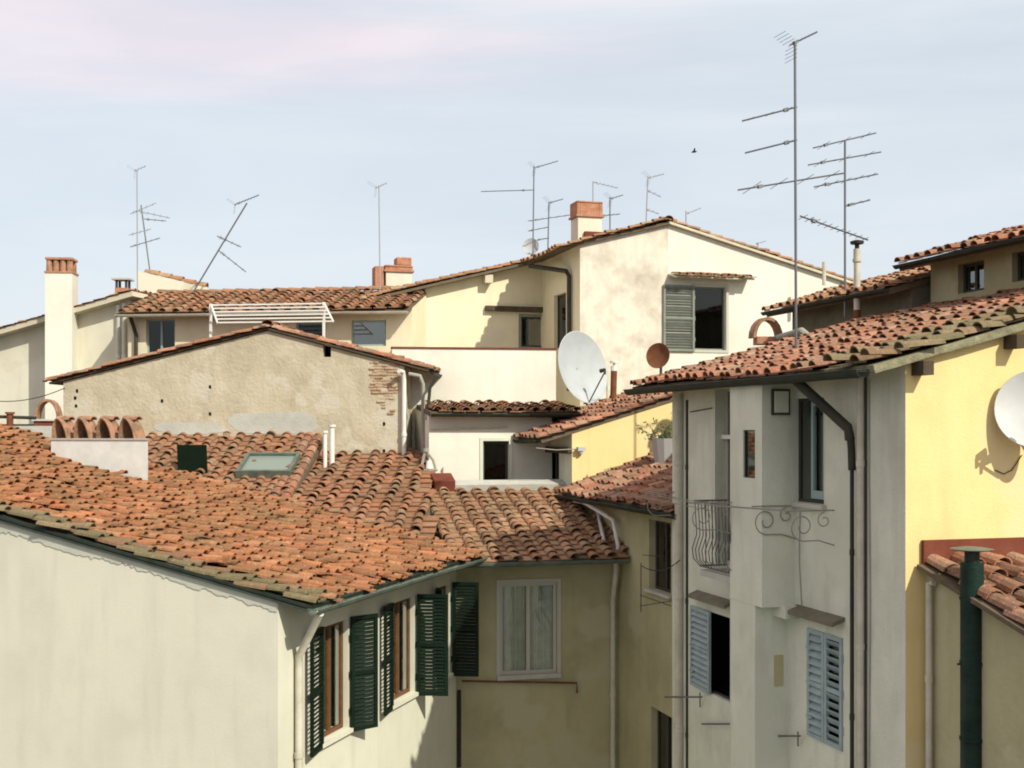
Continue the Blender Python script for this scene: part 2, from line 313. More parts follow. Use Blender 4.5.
def roof_part(name, parent, Rf, poly, tm, deck='deck', thick=.1, sheet=None, label=None, **kw):
    mb=MB(); mb.prism([Rf.pt(u,v,-thick) for u,v in poly], Rf.N*thick, 1)
    tiles(mb, Rf, poly, **kw)
    o=mb.build(name, [tm, M[deck]], parent)
    if label: o['label']=label
    return o
def ridge_caps(mb, a, b, r=.11, ln=.38, m=0):
    a=Vector(a); b=Vector(b); n=max(1,int((b-a).length/ln)); d=(b-a).normalized(); s=d.cross(Z).normalized(); up=s.cross(d)
    for i in range(n):
        p=a+d*ln*i+up*random.uniform(-.01,.015); q=p+d*ln*1.15-up*.02
        arc=lambda c,rr:[c-s*rr*math.cos(math.pi*k/6)+up*rr*.8*math.sin(math.pi*k/6) for k in range(7)]
        mb.grid([arc(p,r-.015),arc(p,r),arc(q,r*.85)], m, None, closed=False)
def gutter(name, parent, a, b, r=.07, m='gutter', label=None):
    mb=MB(); a=Vector(a); b=Vector(b); d=(b-a).normalized(); s=d.cross(Z).normalized()
    n=max(2,int((b-a).length/.8)); 
    pts=[a.lerp(b,i/n)+Z*random.uniform(-.008,.008) for i in range(n+1)]
    oc=[(math.cos(math.pi*k/8),-math.sin(math.pi*k/8)) for k in range(9)]
    prof=[(x*r,y*r) for x,y in oc]+[(x*(r-.006),y*(r-.006)) for x,y in reversed(oc)]
    mb.grid([[p+s*x+Z*y for x,y in prof] for p in pts], caps=True)
    for p in pts[::1]:
        mb.tube([p+s*r*1.08,p+s*r*1.08-Z*.002-s*.0,p-s*r*1.08],.007,5)
    mb.tube([a+s*r,b+s*r],.009,6); mb.tube([a-s*r,b-s*r],.009,6)
    o=mb.build(name,M[m],parent,True)
    if label: o['label']=label
    return o
def downpipe(parent, pts, r=.045, m='pipe', name='downpipe', collars=True, label=None):
    mb=MB(); mb.tube(pts, r, 10)
    if collars:
        for p,q in zip(pts,pts[1:]):
            p=Vector(p); q=Vector(q); L_=(q-p).length; n=int(L_/1.9)
            for i in range(n): c=p.lerp(q,(i+.5)/n); d=(q-p).normalized(); mb.tube([c-d*.035,c+d*.035], r*1.25, 10)
    o=mb.build(name, M[m], parent, True)
    if label: o['label']=label
    return o
# ------------------------------------------------------------------ windows and shutters
def leaf(parent, hinge, dirv, z0, z1, width, m='shut', label=None, slat=.055, th=.04):
    a=Vector(dirv).normalized(); c=a.cross(Z).normalized(); h=Vector((hinge[0],hinge[1],z0)); ht=z1-z0; mb=MB(); fr=.055
    mb.box(h-c*th/2, a*fr, c*th, Z*ht); mb.box(h+a*(width-fr)-c*th/2, a*fr, c*th, Z*ht)
    for z in (0, ht*.5-fr/2, ht-fr): mb.box(h+a*fr-c*th/2*.96+Z*z, a*(width-2*fr), c*th*.96, Z*fr)
    for lo,hi in ((fr,ht*.5-fr/2),(ht*.5+fr/2,ht-fr)):
        n=max(2,int((hi-lo)/slat))
        for i in range(n):
            z=lo+(i+.5)*(hi-lo)/n; t=(Z*.75+c*.5).normalized()*((hi-lo)/n*1.02)
            sk=random.uniform(-.09,.09) if random.random()<.3 else random.uniform(-.02,.02); t2=(Z*(.8+sk)-c*(.62-sk)).normalized()
            mb.cbox(h+a*width/2+Z*z, a*(width-2*fr), t2*((hi-lo)/n*.95), t2.cross(a)*.008)
    for z in (.18,.5,.82): mb.tube([h+Z*(ht*z-.05)-a*.012,h+Z*(ht*z+.05)-a*.012],.013,6); mb.cbox(h+a*.06+Z*(ht*z)+c*(th/2+.003),a*.14,c*.006,Z*.025)
    o=mb.build('shutter', M[m], parent)
    if label: o['label']=label
    return o
def window(parent, W, r, frame='wframe', rev=.14, mull=1, bars=0, glass='glass', sill=None, sill_m='cement', curtain=False, surround=None, fw=.05, label=None, room=True):
    s0,s1,z0,z1=r; mb=MB(); o0=-rev-.04; o1=-rev
    W.box(mb,s0,s0+fw,z0,z1,o0,o1); W.box(mb,s1-fw,s1,z0,z1,o0,o1); W.box(mb,s0+fw,s1-fw,z0,z0+fw,o0,o1); W.box(mb,s0+fw,s1-fw,z1-fw,z1,o0,o1)
    for i in range(mull):
        c=s0+(s1-s0)*(i+1)/(mull+1); W.box(mb,c-fw*.55,c+fw*.55,z0+fw,z1-fw,o0+.002,o1+.006)
    for i in range(bars):
        c=z0+(z1-z0)*(i+1)/(bars+1); W.box(mb,s0+fw,s1-fw,c-.015,c+.015,o0+.004,o1-.004)
    wn=mb.build('window', M[frame], parent)
    if label: wn['label']=label
    g=MB(); gl_=glass or 'dglass'; W.box(g,s0+fw*.5,s1-fw*.5,z0+fw*.5,z1-fw*.5,o0+.015,o0+.021); glass and g.build('pane',M[gl_],wn)
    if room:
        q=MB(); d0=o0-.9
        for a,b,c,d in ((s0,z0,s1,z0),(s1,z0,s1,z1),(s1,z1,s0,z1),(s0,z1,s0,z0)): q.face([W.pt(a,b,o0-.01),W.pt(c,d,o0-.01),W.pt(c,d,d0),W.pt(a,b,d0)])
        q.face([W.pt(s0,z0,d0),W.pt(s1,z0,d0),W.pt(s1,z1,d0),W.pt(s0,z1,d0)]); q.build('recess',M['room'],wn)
    if curtain:
        c=MB()
        mid=(s0+s1)/2
        for a,b in ((s0+.04,mid-.03),(mid+.03,s1-.04)):
            n=40; top=[]; bot=[]
            for i in range(n+1):
                s=a+(b-a)*i/n; o=o0-.07+.04*math.sin(i*1.35)+.012*math.sin(i*.53+a)
                top.append(W.pt(s,z1-.05,o)); bot.append(W.pt(s,z0+.04,o+.005*math.sin(i)))
            c.grid([bot,top],closed=False)
        c.build('curtain',M['curtain'],wn,True)
    if sill:
        q=MB(); W.box(q,s0-.06,s1+.06,z0-sill,z0-.002,-.1,.07); q.build('sill',M[sill_m],wn)
    if surround:
        q=MB(); e=.07
        W.box(q,s0-e,s0-.001,z0-e,z1+e,.0,.02); W.box(q,s1+.001,s1+e,z0-e,z1+e,0,.02); W.box(q,s0,s1,z1+.001,z1+e,0,.02); W.box(q,s0,s1,z0-e,z0-.001,0,.02)
        q.build('surround',M[surround],wn)
    return wn
# ================================================================== GROUND
mb=MB(); mb.face([(-900,-900,0),(900,-900,0),(900,900,0),(-900,900,0)]); tag(mb.build('ground',M['ground']),kind='structure')

# ================================================================== LEFT HOUSE
LU=Vector((.306,.952)).normalized(); LN=Vector((LU.y,-LU.x)); LW=-LN      # along the shuttered wall; outward; inward
c0=G(278,15.0); far=c0+LU*6.35
ZE=H-2.17
R1=Roof(v3(c0+LN*.5-LU*.03,ZE), v3(far+LN*.5,ZE), .215)
lh=thing('house','nearest house at left, cream walls, broad orange tile roof and green shuttered windows','house',v3(c0,0))
back=c0+LW*11.5
W_sh=Wall(c0,far)
ht1=W_sh.rect(321,624,345,738); ht2=W_sh.rect(391,612,412,704); ht3=W_sh.rect(444,596,456,690)
z1a,z1b=ht1[2],ht1[3]
def mk(s0,s1): return (s0,s1,z1a+.03,z1b)
ht1=mk(ht1[0]-.02,ht1[0]+.84); ht2=mk(ht2[0]-.02,ht2[0]+.94); ht3=mk(W_sh.L-1.0,W_sh.L-.3)
mb=MB(); pts=[back,c0,far,far+LW*11.5]
footprint(mb,pts,lambda p:R1.z(p)-.06,0,{1:[ht1,ht2,ht3]})
mb.build('wall',M['lh'],lh)
pol=[(.43,0),(6.2,0),(6.2,11.6),(.43,11.6)]
roof_part('roof',lh,R1,pol,TO,sag=.09,seed=3,sp=.235,ex=.3,rad=.075,jit=2.1,thick=.04,deck='dgutter')
roof_part('roof',lh,R1,[(-.05,0),(.42,0),(.42,11.6),(-.05,11.6)],TG,sag=.09,seed=8,sp=.235,ex=.36,rad=.08,jit=2.2,thick=.035,deck='dgutter',label='edge strip of greenish lichen covered tiles')
# mossy worn verge strip: bedding of cement under the edge tiles
mb=MB()
mb.prism([R1.pt(-.02,.05,-.085),R1.pt(-.02,11.6,-.085),R1.pt(.1,11.6,-.085),R1.pt(.1,.05,-.085)], R1.N*.03)
mb.build('verge_flashing',M['gutter'],lh)
gutter('gutter',lh,R1.pt(-.08,-.05,-.03),R1.pt(6.3,-.05,-.03),.075)
g0=R1.pt(.12,-.06,-.1)
ph=W_sh.pt(.42,0,.07)
downpipe(lh,[g0+Z*.0,Vector((ph.x,ph.y,g0.z-.62)),Vector((ph.x,ph.y,g0.z-.78)),Vector((ph.x,ph.y,.1))],.05,'pipe')
W_gb=Wall(back,c0)
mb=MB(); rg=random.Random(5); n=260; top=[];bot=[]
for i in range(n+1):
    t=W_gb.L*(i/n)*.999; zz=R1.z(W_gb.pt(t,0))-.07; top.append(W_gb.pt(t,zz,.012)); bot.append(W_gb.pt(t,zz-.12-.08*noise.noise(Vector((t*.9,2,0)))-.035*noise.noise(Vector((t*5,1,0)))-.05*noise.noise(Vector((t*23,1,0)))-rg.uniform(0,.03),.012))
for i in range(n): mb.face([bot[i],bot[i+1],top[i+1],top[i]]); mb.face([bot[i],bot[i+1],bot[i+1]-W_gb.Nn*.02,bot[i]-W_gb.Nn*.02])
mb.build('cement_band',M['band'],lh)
for k,(h,specs) in enumerate(((ht1,((0,10,.5),(1,30,.45))),(ht2,((0,9,.46),(1,76,.5))),(ht3,((0,40,.3),(1,78,.46))))):
    wn=window(lh,W_sh,h,'fwood',.08,mull=1,glass='glass',sill=.06,sill_m='lh',fw=.06)
    for side,ang,wd in specs:
        s=h[side]; sg=-1 if side==0 else 1; a=W_sh.U*sg*math.cos(R(ang))+W_sh.Nn*math.sin(R(ang))
        hp=W_sh.pt(s+sg*.01,0,.04); leaf(wn,hp,a,h[2]-.06,h[3]+.03,wd)
# back wing roofs of the same house
WL=-LW   # unused helper
wing=thing('house','low roofed wing behind the near orange roof, mossy tiles, skylight and hatch','house',v3(far+LW*5+LU*2,0))
BU=Vector((.06,.998)).normalized(); BW=Vector((-BU.y,BU.x)); BN=-BW
e0=P(430,541,21.2)
R2=Roof(e0+v3(BW*9.5,0), e0+v3(BN*.3,0), .3)
Lw=R2.L
top_v=4.95/R2.c
pol=[(4.2,-.1),R2.uv(436,545),R2.uv(431,530),(R2.uv(425,458)[0],top_v),(4.2,top_v)]
roof_part('roof',wing,R2,pol,TM,sp=.37,ex=.27,rad=.1,sag=.06,seed=5,jit=1.4)
e1=R2.pt(0,1.2); R2b=Roof(e1+Z*.03, R2.pt(1,1.2)+Z*.03, .4)
sx_=R2b.uv(316,455)[0]
tv=4.0
pol=[(0.0,-.6),(sx_,-.6),(sx_,tv),(0.0,tv)]
roof_part('roof',wing,R2b,pol,TM,sp=.33,ex=.26,rad=.095,sag=.05,seed=6,jit=1.4)
mb=MB()
W_wing=Wall(Vector((e0.x,e0.y))+BW*9.3+BU*.4, Vector((e0.x,e0.y))+BU*.4+BW*.25)
pts=[W_wing.A,W_wing.B,W_wing.B+BU*4.2,W_wing.A+BU*4.2]
footprint(mb,pts,lambda p:R2.z(p)-.05)
# gable cheek beneath the raised roof
q=[R2b.pt(sx_-.05,.2,-.05),R2b.pt(sx_-.05,tv-.1,-.05)]
b0=Vector(q[1]); b0.z=R2.z(b0)-.05
b1=Vector(q[0]); b1.z=R2.z(b1)-.05
mb.prism([q[0],q[1],b0,b1],-R2b.U*.2)
mb.build('wall',M['brick'],wing)
# verge of newer orange tiles on the raised roof
mb=MB()
for cu in (sx_-.12,sx_-.36): mb=MB(); ridge_caps(mb,R2b.pt(cu,.4,.06),R2b.pt(cu,tv,.06),.11,.3); mb.build('verge_tiles',TR,wing)
# skylight and hatch on the raised roof
sk=[R2b.uv(x,y) for x,y in ((236,480),(291,480),(297,461),(243,461))]
u0=sk[0][0]; u1=sk[1][0]; va=sk[0][1]; vb=sk[2][1]
mb=MB(); hgt=.13
for (a,b,c,d) in ((u0,u1,va,va+.07),(u0,u1,vb-.07,vb),(u0,u0+.07,va+.07,vb-.07),(u1-.07,u1,va+.07,vb-.07)):
    mb.box(R2b.pt(a,c,-.05),R2b.U*(b-a),R2b.V*(d-c),R2b.N*(hgt+.12))
k=mb.build('skylight',M['gutter'],wing); mb=MB(); mb.box(R2b.pt(u0+.06,va+.06,hgt),R2b.U*(u1-u0-.12),R2b.V*(vb-va-.12),R2b.N*.01); mb.build('pane',M['skyglass'],k)
hp=[R2b.uv(178,474),R2b.uv(206,476)]
mb=MB(); b=R2b.pt(hp[0][0],hp[0][1],.0); ww=(hp[1][0]-hp[0][0])
lean=(Z*.95-R2b.W*.12).normalized()
mb.box(b+Z*.0,R2b.U*ww,lean*.6,R2b.W*.03)
mb.box(b-R2b.U*.0-Z*.1,R2b.U*ww,R2b.W*.5,Z*.19,1); mb.box(b-R2b.U*.75-Z*.05,R2b.U*.7,R2b.W*.25+Z*.08,Z*.12,1)
mb.build('roof_hatch',[M['shut'],M['gutter']],wing)

# chimney block with four tile cowls standing on the near roof
def cowl(mb, c, a, f, w_, h_, depth, m=0):
    """tall curved tile standing as an arch, open in front, with a small saddle tile on top; a across, f forward"""
    n=13
    def arch(s,k,t=0,hh=1):
        return [c+a*(-math.cos(math.pi*i/(n-1)))*w_/2*k*(1-.25*math.sin(math.pi*i/(n-1)))+Z*(h_*hh*math.sin(math.pi*i/(n-1))**.8-t)+f*(s+.06*math.sin(math.pi*i/(n-1))) for i in range(n)]
    mb.grid([arch(-depth/2,.8,.03),arch(depth/2-.02,.82,.03),arch(depth/2,1.0),arch(0,.95,0,.97),arch(-depth/2,.88,0,.92),arch(-depth/2,.72,.03,.92)],m,None,closed=False)
    mb.face([q-f*(-depth/2-.0)*0 for q in arch(-depth/2+.01,.8,.03,.92)],m,.1)
    p=c+Z*(h_-.035); 
    ar=lambda r,s,dz:[p+a*s+f*(-math.cos(math.pi*k/8))*r+Z*(r*.75*math.sin(math.pi*k/8)+dz) for k in range(9)]
    mb.grid([ar(.09,-.15,0),ar(.115,-.15,0),ar(.09,.15,.01),ar(.07,.15,.01)],m,None,closed=False)
def chimney_block(name,label,cat,px0,px1,ytop,yb0,yb1,Rf,d_th,n):
    u0,v0=Rf.uv(px0,yb0); pA=Rf.pt(u0,v0,-.1); 
    zt=None
    W=Wall((pA.x,pA.y),(pA.x+LN.x,pA.y+LN.y)); t1,_=W.hit(px1,yb1)
    ztop=W.hit((px0+px1)/2,ytop)[1]
    o=thing(name,label,cat,(pA.x,pA.y,W.hit(px1,yb1)[1]))
    mb=MB(); q=[W.pt(0,W.hit(px0,yb0)[1]-.15),W.pt(t1,W.hit(px1,yb1)[1]-.15),W.pt(t1,ztop),W.pt(0,ztop)]
    bk_v=v3((W.pt(t1,0)-W.pt(t1,0)*0).xy.normalized(),0)*d_th; mb.prism(q,bk_v); mb.build('body',M['pipew'],o)
    mb=MB(); mb.prism([W.pt(-.02,ztop+.001,.02),W.pt(t1+.02,ztop+.001,.02),W.pt(t1+.02,ztop+.03,.02),W.pt(-.02,ztop+.03,.02)],bk_v*1.05); mb.build('cap_slab',M['cement'],o)
    for i in range(n):
        mb=MB(); c=W.pt(t1*(.03+(i+.5)/n*.93),ztop+.03,0)+bk_v*.5
        a=(W.U*.8-W.Nn*.6).normalized(); f=Vector((-.42,-.9,0)).normalized()
        cowl(mb,c,Vector((-f.y,f.x,0)),f,.36,.36,.32); mb.build('cowl',M['cowl'],o,True)
    return o,W,t1,ztop
chimney_block('chimney','low white chimney block with four terracotta cowls on the near orange roof','chimney',52,148,440,457,475,R1,.45,4)

# ================================================================== MIDDLE HOUSE (courtyard)
Wm=Wall(G(452,21.35),G(621,22.1))
ezm=H-2.27
mid=thing('house','shaded olive courtyard house with white curtained window below brown ribbed tiles','house',Wm.pt(0,0))
R3=Roof(v3(Wm.A+Wm.n*.6-Wm.u*.1,ezm), v3(Wm.B+Wm.n*.6,ezm), .3)
hw=Wm.rect(500,583,557,674)
mb=MB(); pts=[Wm.A,Wm.B,Wm.B+Vector((-Wm.u.y,Wm.u.x))*3.2,Wm.A+Vector((-Wm.u.y,Wm.u.x))*3.2]
footprint(mb,pts,lambda p:R3.z(p)-.06,0,{0:[hw]})
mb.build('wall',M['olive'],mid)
ul=R3.uv(428,492)[0]
pol=[(R3.uv(462,553)[0],-.05),(R3.L-.02,-.0),R3.uv(574,489),R3.uv(428,489),R3.uv(434,530)]
roof_part('roof',mid,R3,pol,TB,sp=.345,ex=.235,rad=.105,sag=.03,seed=9)
gutter('gutter',mid,R3.pt(.15,-.07,-.02),R3.pt(R3.L-.1,-.07,-.02),.075,'gutter')
window(mid,Wm,hw,'wframe',.05,mull=1,glass='glass',sill=.08,sill_m='cement',curtain=True,surround='wframe',fw=.06)
# cement flashing on top of mid roof and red ridge piece
q0=R3.uv(440,491); q1=R3.uv(566,490); mb=MB(); mb.box(R3.pt(q0[0],q0[1]-.05,.0),R3.U*(q1[0]-q0[0]),R3.V*.3,R3.N*.14); mb.build('cement_flashing',M['cement'],mid)
# thin pipe along wall under the window
a=Wm.px(462,681,.06); b=Wm.px(577,683,.06)
downpipe(mid,[a,b,b-Z*.18],.018,'rust','water_pipe',False)
dp=Wm.px(613,560,.12)
downpipe(mid,[Wm.px(616,556,.4),Wm.px(616,572,.3),Wm.px(613,600,.12),Wm.px(613,640,.07),v3(Wm.px(613,640,.07),.1)],.05,'pipe')
downpipe(mid,[Wm.px(628,540,.2),Wm.px(628,570,.06),v3(Wm.px(628,600,.06),.1)],.022,'dpipe','waste_pipe',False)
# ================================================================== CORNER HOUSE (hip roof, faces left)
KC=8.30
Wc=Wall(K(KC,24.2),K(KC,18.6))
co=thing('house','shaded corner house with small red roof squeezed behind the grey facade','house',Wc.pt(0,0))
zc=H-1.27
R4=Roof(v3(K(KC-.34,24.3),zc), v3(K(KC-.34,18.6),zc), .36)
h1=Wc.rect(649,521,671,592); h2=Wc.rect(651,712,672,785)
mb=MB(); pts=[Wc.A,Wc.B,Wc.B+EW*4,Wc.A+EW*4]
footprint(mb,pts,lambda p:R4.z(p)-.06,0,{0:[h1,h2]}); mb.build('wall',M['olive'],co)
roof_part('roof',co,R4,[(0,0),(R4.L,0),(R4.L,3.2),(0,3.2)],TR,sp=.27,ex=.3,rad=.088,seed=12)
gutter('gutter',co,R4.pt(.0,-.07,-.02),R4.pt(R4.L,-.07,-.02),.075,'dgutter')
for h in (h1,h2): window(co,Wc,h,'dframe',.12,glass='dglass',sill=.05)
# two pipes leading from its gutter over the mid roof
downpipe(co,[R4.pt(.35+.6,-.08,-.08),R3.pt(R3.uv(596,516)[0],R3.uv(596,516)[1],.2),R3.pt(*R3.uv(603,546),.12)],.035,'pipew',collars=False)
downpipe(co,[R4.pt(1.6,-.08,-.08),P(613,520,21.9),P(618,545,21.75),P(618,553,21.75)],.038,'pipew',collars=False)
# television cable frame on wall
mb=MB(); 
for a,b in (((643,555),(667,557)),((640,595),(671,606)),((640,606),(671,601))): mb.tube([Wc.px(*a,.12),Wc.px(*b,.1)],.007,5)
mb.tube([Wc.px(641,563,.1),Wc.px(641,612,.1)],.008,5); mb.build('cable',M['dpipe'],co)

# ================================================================== YELLOW HOUSE behind (faces camera and left)
KY=(572-167)*24.4/F
cy=K(KY,24.4)
Wy=Wall(cy,cy+EW*5); Wyl=Wall(K(KY,27.6),cy)
ye=thing('house','small house with sunlit yellow end wall and ribbed tile roof carrying the big dish','house',v3(cy,0))
zy=P(560,433,24.4).z
R5=Roof(v3(K(KY-.7,27.6),zy-.11), v3(K(KY-.7,24.2),zy-.11), .30)
hd=Wyl.rect(545,448,559,495); 
mb=MB(); pts=[Wyl.A,cy,cy+EW*5,Wyl.A+EW*5]
footprint(mb,pts,lambda p:R5.z(p)-.06,0,skip=(0,)); mb.build('wall',M['yellow'],ye)
mb=MB(); wall_face(mb,Wyl,lambda p:R5.z(p)-.06,0,[hd]); mb.build('wall',M['grey'],ye)['label']='grey side wall with narrow dark window'
pol=[(0,0),(R5.L,0),(R5.L,4.6),(0,4.6)]
roof_part('roof',ye,R5,pol,TR,sp=.27,ex=.3,rad=.09,sag=.03,seed=14)
gutter('gutter',ye,R5.pt(.0,-.07,-.02),R5.pt(R5.L,-.07,-.02),.065,'dgutter')
window(ye,Wyl,hd,'dframe',.1,glass='dglass')
mb=MB(); W_=Wyl; W_.box(mb,0,Wyl.L-.02,zy-.42,zy-.3,.004,.08); mb.build('wall_beam',M['wood'],ye)
downpipe(ye,[R5.pt(.5,-.07,-.08),R5.pt(.6,-.07,-.3)-Z*.1,P(520,462,27.2),P(545,464,27)],.035,'pipeg',collars=False)
# wall lamp box with cable
lt=thing('wall_lamp','small grey lamp box on a wire on the yellow end wall','lamp',Wy.px(578,449,.02))
mb=MB(); p=Wy.px(581,449,.09); mb.cbox(p,Wy.U*.16,Wy.Nn*.12,Z*.08); mb.tube([p-Z*.04,p-Z*.09],.04,8); mb.build('lamp_body',M['dish'],lt)
mb=MB(); mb.tube([Wy.px(536,448,.12),Wy.px(556,450,.1),Wy.px(577,449,.08)],.01,5); mb.build('wire',M['pipeg'],lt)

# ================================================================== RIGHT HOUSE (grey facade, yellow gable)
KG=8.0
cg=K(KG,13.0); fg=K(KG,19.0)
Wg=Wall(fg,cg); Wye=Wall(cg,cg+EW*9)
rh=thing('house','tall house at right, shaded grey facade and sunlit yellow gable under red tiles','house',v3(cg,0))
ze=H+.69
R6=Roof(v3(K(KG-.5,19.35),ze), v3(K(KG-.5,12.74),ze), .262)
ha=Wg.rect(795,398,824,503); hs=Wg.rect(808,633,843,743); hl=Wg.rect(691,612,733,694)
hb=Wg.rect(715,388,738,566); 
mb=MB(); pts=[fg,cg,cg+EW*9,fg+EW*9]
footprint(mb,[fg,cg,cg+EW*9,fg+EW*9],lambda p:R6.z(p)-.07,0,{0:[ha,hs,hl,hb]},skip=(1,))
mb.build('wall',M['grey'],rh,)
mb=MB(); wall_face(mb,Wye,lambda p:R6.z(p)-.07,0); mb.build('gable_wall',M['yellow'],rh)
L6=R6.L
roof_part('roof',rh,R6,[(0,0),(L6-1.0,0),(L6-1.0,8),(0,8)],TR,sp=.27,ex=.31,rad=.088,sag=.05,seed=21)
roof_part('roof',rh,R6,[(L6-1.0,.0),(L6,.0),(L6,8),(L6-1.0,8)],TG,sp=.26,ex=.36,rad=.095,sag=.06,seed=22,jit=2.4,thick=.07,deck='bead',label='strip of greenish lichen covered tiles along the gable edge')
gutter('gutter',rh,R6.pt(.0,-.07,-.03),R6.pt(L6-.1,-.07,-.03),.085,'dgutter')
mb=MB(); mb.tube([R6.pt(L6-.01,i*.4,-.075+random.uniform(-.008,.008)) for i in range(21)],.013,6); mb.build('verge_bead',M['bead'],rh)
for px in (916,1008):
    mb=MB(); t,z=Wye.hit(px,360); z=R6.z(Wye.pt(t,0))-.11-.15; mb.box(Wye.pt(t-.06,z,-.1),Wye.U*.13,Wye.Nn*.32,Z*.15); mb.build('rafter_end',M['wood'],rh)
# stair tower on the facade
tb=Wg.hit(795,500)[0]; tf=Wg.hit(730,500,.466)[0]
zc1=Wg.hit(770,606,.3)[1]
tn2=tb-.2
sl=Wg.rect(743,430,755,478,.466)
mb=MB(); Wt=Wall(Wg.pt(tf,0,.466),Wg.pt(tb,0,.466))
def top(p): return R6.z(p)-.07
sl2=(sl[0]-tf,sl[1]-tf,sl[2],sl[3])
wall_face(mb,Wt,top,zc1,[sl2])
wall_face(mb,Wall(Wg.pt(tb,0,.466),Wg.pt(tb,0,0)),top,zc1)
wall_face(mb,Wall(Wg.pt(tf,0,0),Wg.pt(tf,0,.466)),top,0)
mb.face([Wg.pt(tf,zc1,0),Wg.pt(tb,zc1,0),Wg.pt(tb,zc1,.466),Wg.pt(tf,zc1,.466)])
Wt2=Wall(Wg.pt(tf,0,.46),Wg.pt(tn2,0,.46)); wall_face(mb,Wt2,lambda p:zc1+.02,0)
wall_face(mb,Wall(Wg.pt(tn2,0,.46),Wg.pt(tn2,0,0)),lambda p:zc1+.02,0)
Wg.box(mb,tn2-.002,tb+.12,zc1-.14,zc1+.02,-.02,.2)
mb.build('stair_tower',M['grey'],rh)
window(rh,Wt,sl2,'dframe',.02,mull=0,glass='dglass',fw=.015)
Wts=Wall(Wg.pt(tb,0,.466),Wg.pt(tb,0,0))
r_=Wts.rect(771,389,789,415)
mb=MB(); Wts.box(mb,r_[0],r_[1],r_[2],r_[3],0,.03); Wts.box(mb,r_[0]+.03,r_[1]-.03,r_[2]+.03,r_[3]-.03,.031,.045,1); mb.build('vent_cover',[M['dframe'],M['grey']],rh)
# small niche with hood on lower tower flank
mb=MB(); Wl=Wall(Wg.pt(tn2,0,.46),Wg.pt(tn2,0,0)); q=Wl.rect(774,655,783,686); Wl.box(mb,q[0],q[1],q[2],q[3],-.01,.012); mb.build('hatch_cover',M['olive'],rh)
wa=window(rh,Wg,ha,'dframe',.05,mull=0,glass='dglass',fw=.04,surround=None,sill=.06,sill_m='wframe')
# half open glazed casement inside the upper window
mb=MB(); mw=(ha[0]+ha[1])/2+.02; f_=.05
Wg.box(mb,mw,mw+f_,ha[2]+.06,ha[3]-.05,-.045,-.015); Wg.box(mb,ha[1]-.05,ha[1]-.002,ha[2]+.06,ha[3]-.05,-.045,-.015); Wg.box(mb,mw+f_,ha[1]-.05,ha[2]+.06,ha[2]+.16,-.045,-.015); Wg.box(mb,mw+f_,ha[1]-.05,ha[3]-.1,ha[3]-.05,-.045,-.015)
mb.build('casement',M['bframe'],wa)
ws=window(rh,Wg,hs,'dframe',.14,mull=0,glass='dglass',fw=.03)
mid_s=(hs[0]+hs[1])/2; wd=(hs[1]-hs[0])/2-.005
leaf(ws,Wg.pt(hs[0],0,.0),Wg.U,hs[2],hs[3],wd,'shutblue',slat=.085); leaf(ws,Wg.pt(hs[1],0,.0),-Wg.U,hs[2],hs[3],wd,'shutblue',slat=.085)
wl=window(rh,Wg,hl,'dframe',.06,mull=0,glass=None,fw=.03)
leaf(wl,Wg.pt(hl[0],0,.0),Wg.U*.99+Wg.Nn*.05,hl[2],hl[3],.74,'shutblue',slat=.085)
wb=window(rh,Wg,hb,'wframe',.18,mull=0,bars=0,glass='dglass',fw=.04)
mb=MB(); zbar=Wg.hit(722,437)[1]; Wg.box(mb,hb[0],hb[1],zbar-.03,zbar+.03,-.15,-.1); mb.build('transom',M['pipew'],wb)
for (x0,y0,x1,y1,proj) in ((697,598,734,606,.15),(797,614,845,625,.17)):
    mb=MB(); a=Wg.rect(x0,y0,x1,y1); 
    q=[Wg.pt(a[0],a[3]+.04,0),Wg.pt(a[1],a[3]+.04,0),Wg.pt(a[1],a[3]-.02,proj),Wg.pt(a[0],a[3]-.02,proj)]
    mb.prism(q,-Z*.05); mb.build('lintel_hood',M['hood'],rh)
# end pilaster and pipes
def vpipe(px,r,m,ytop=392,off=.07,name='downpipe',z0=.1,ybot=None):
    a=Wg.px(px,ytop,off); zb_=z0 if ybot is None else Wg.hit(px,ybot,off)[1]
    return downpipe(rh,[a,Vector((a.x,a.y,zb_))],r,m,name)
vpipe(679,.07,'pipe',396,.05); vpipe(687.5,.03,'dpipe',400,.0)
vpipe(860.5,.042,'pipe',372,.06); vpipe(865.5,.012,'dpipe',372,.02,'cable')
a=R6.pt(L6-2.35,-.07,-.1)
p1=Wg.px(797,379,.45); p2=Wg.px(848,428,.12); p3=Wg.px(852,470,.07)
downpipe(rh,[p1+Z*.08,p1-Z*.03,p2,Wg.px(850,440,.1)],.06,'dpipe',collars=False)
downpipe(rh,[Wg.px(850,432,.1),Wg.px(851.5,450,.09),p3],.045,'dpipe',collars=False); downpipe(rh,[p3,v3(p3,.1)],.024,'dpipe')
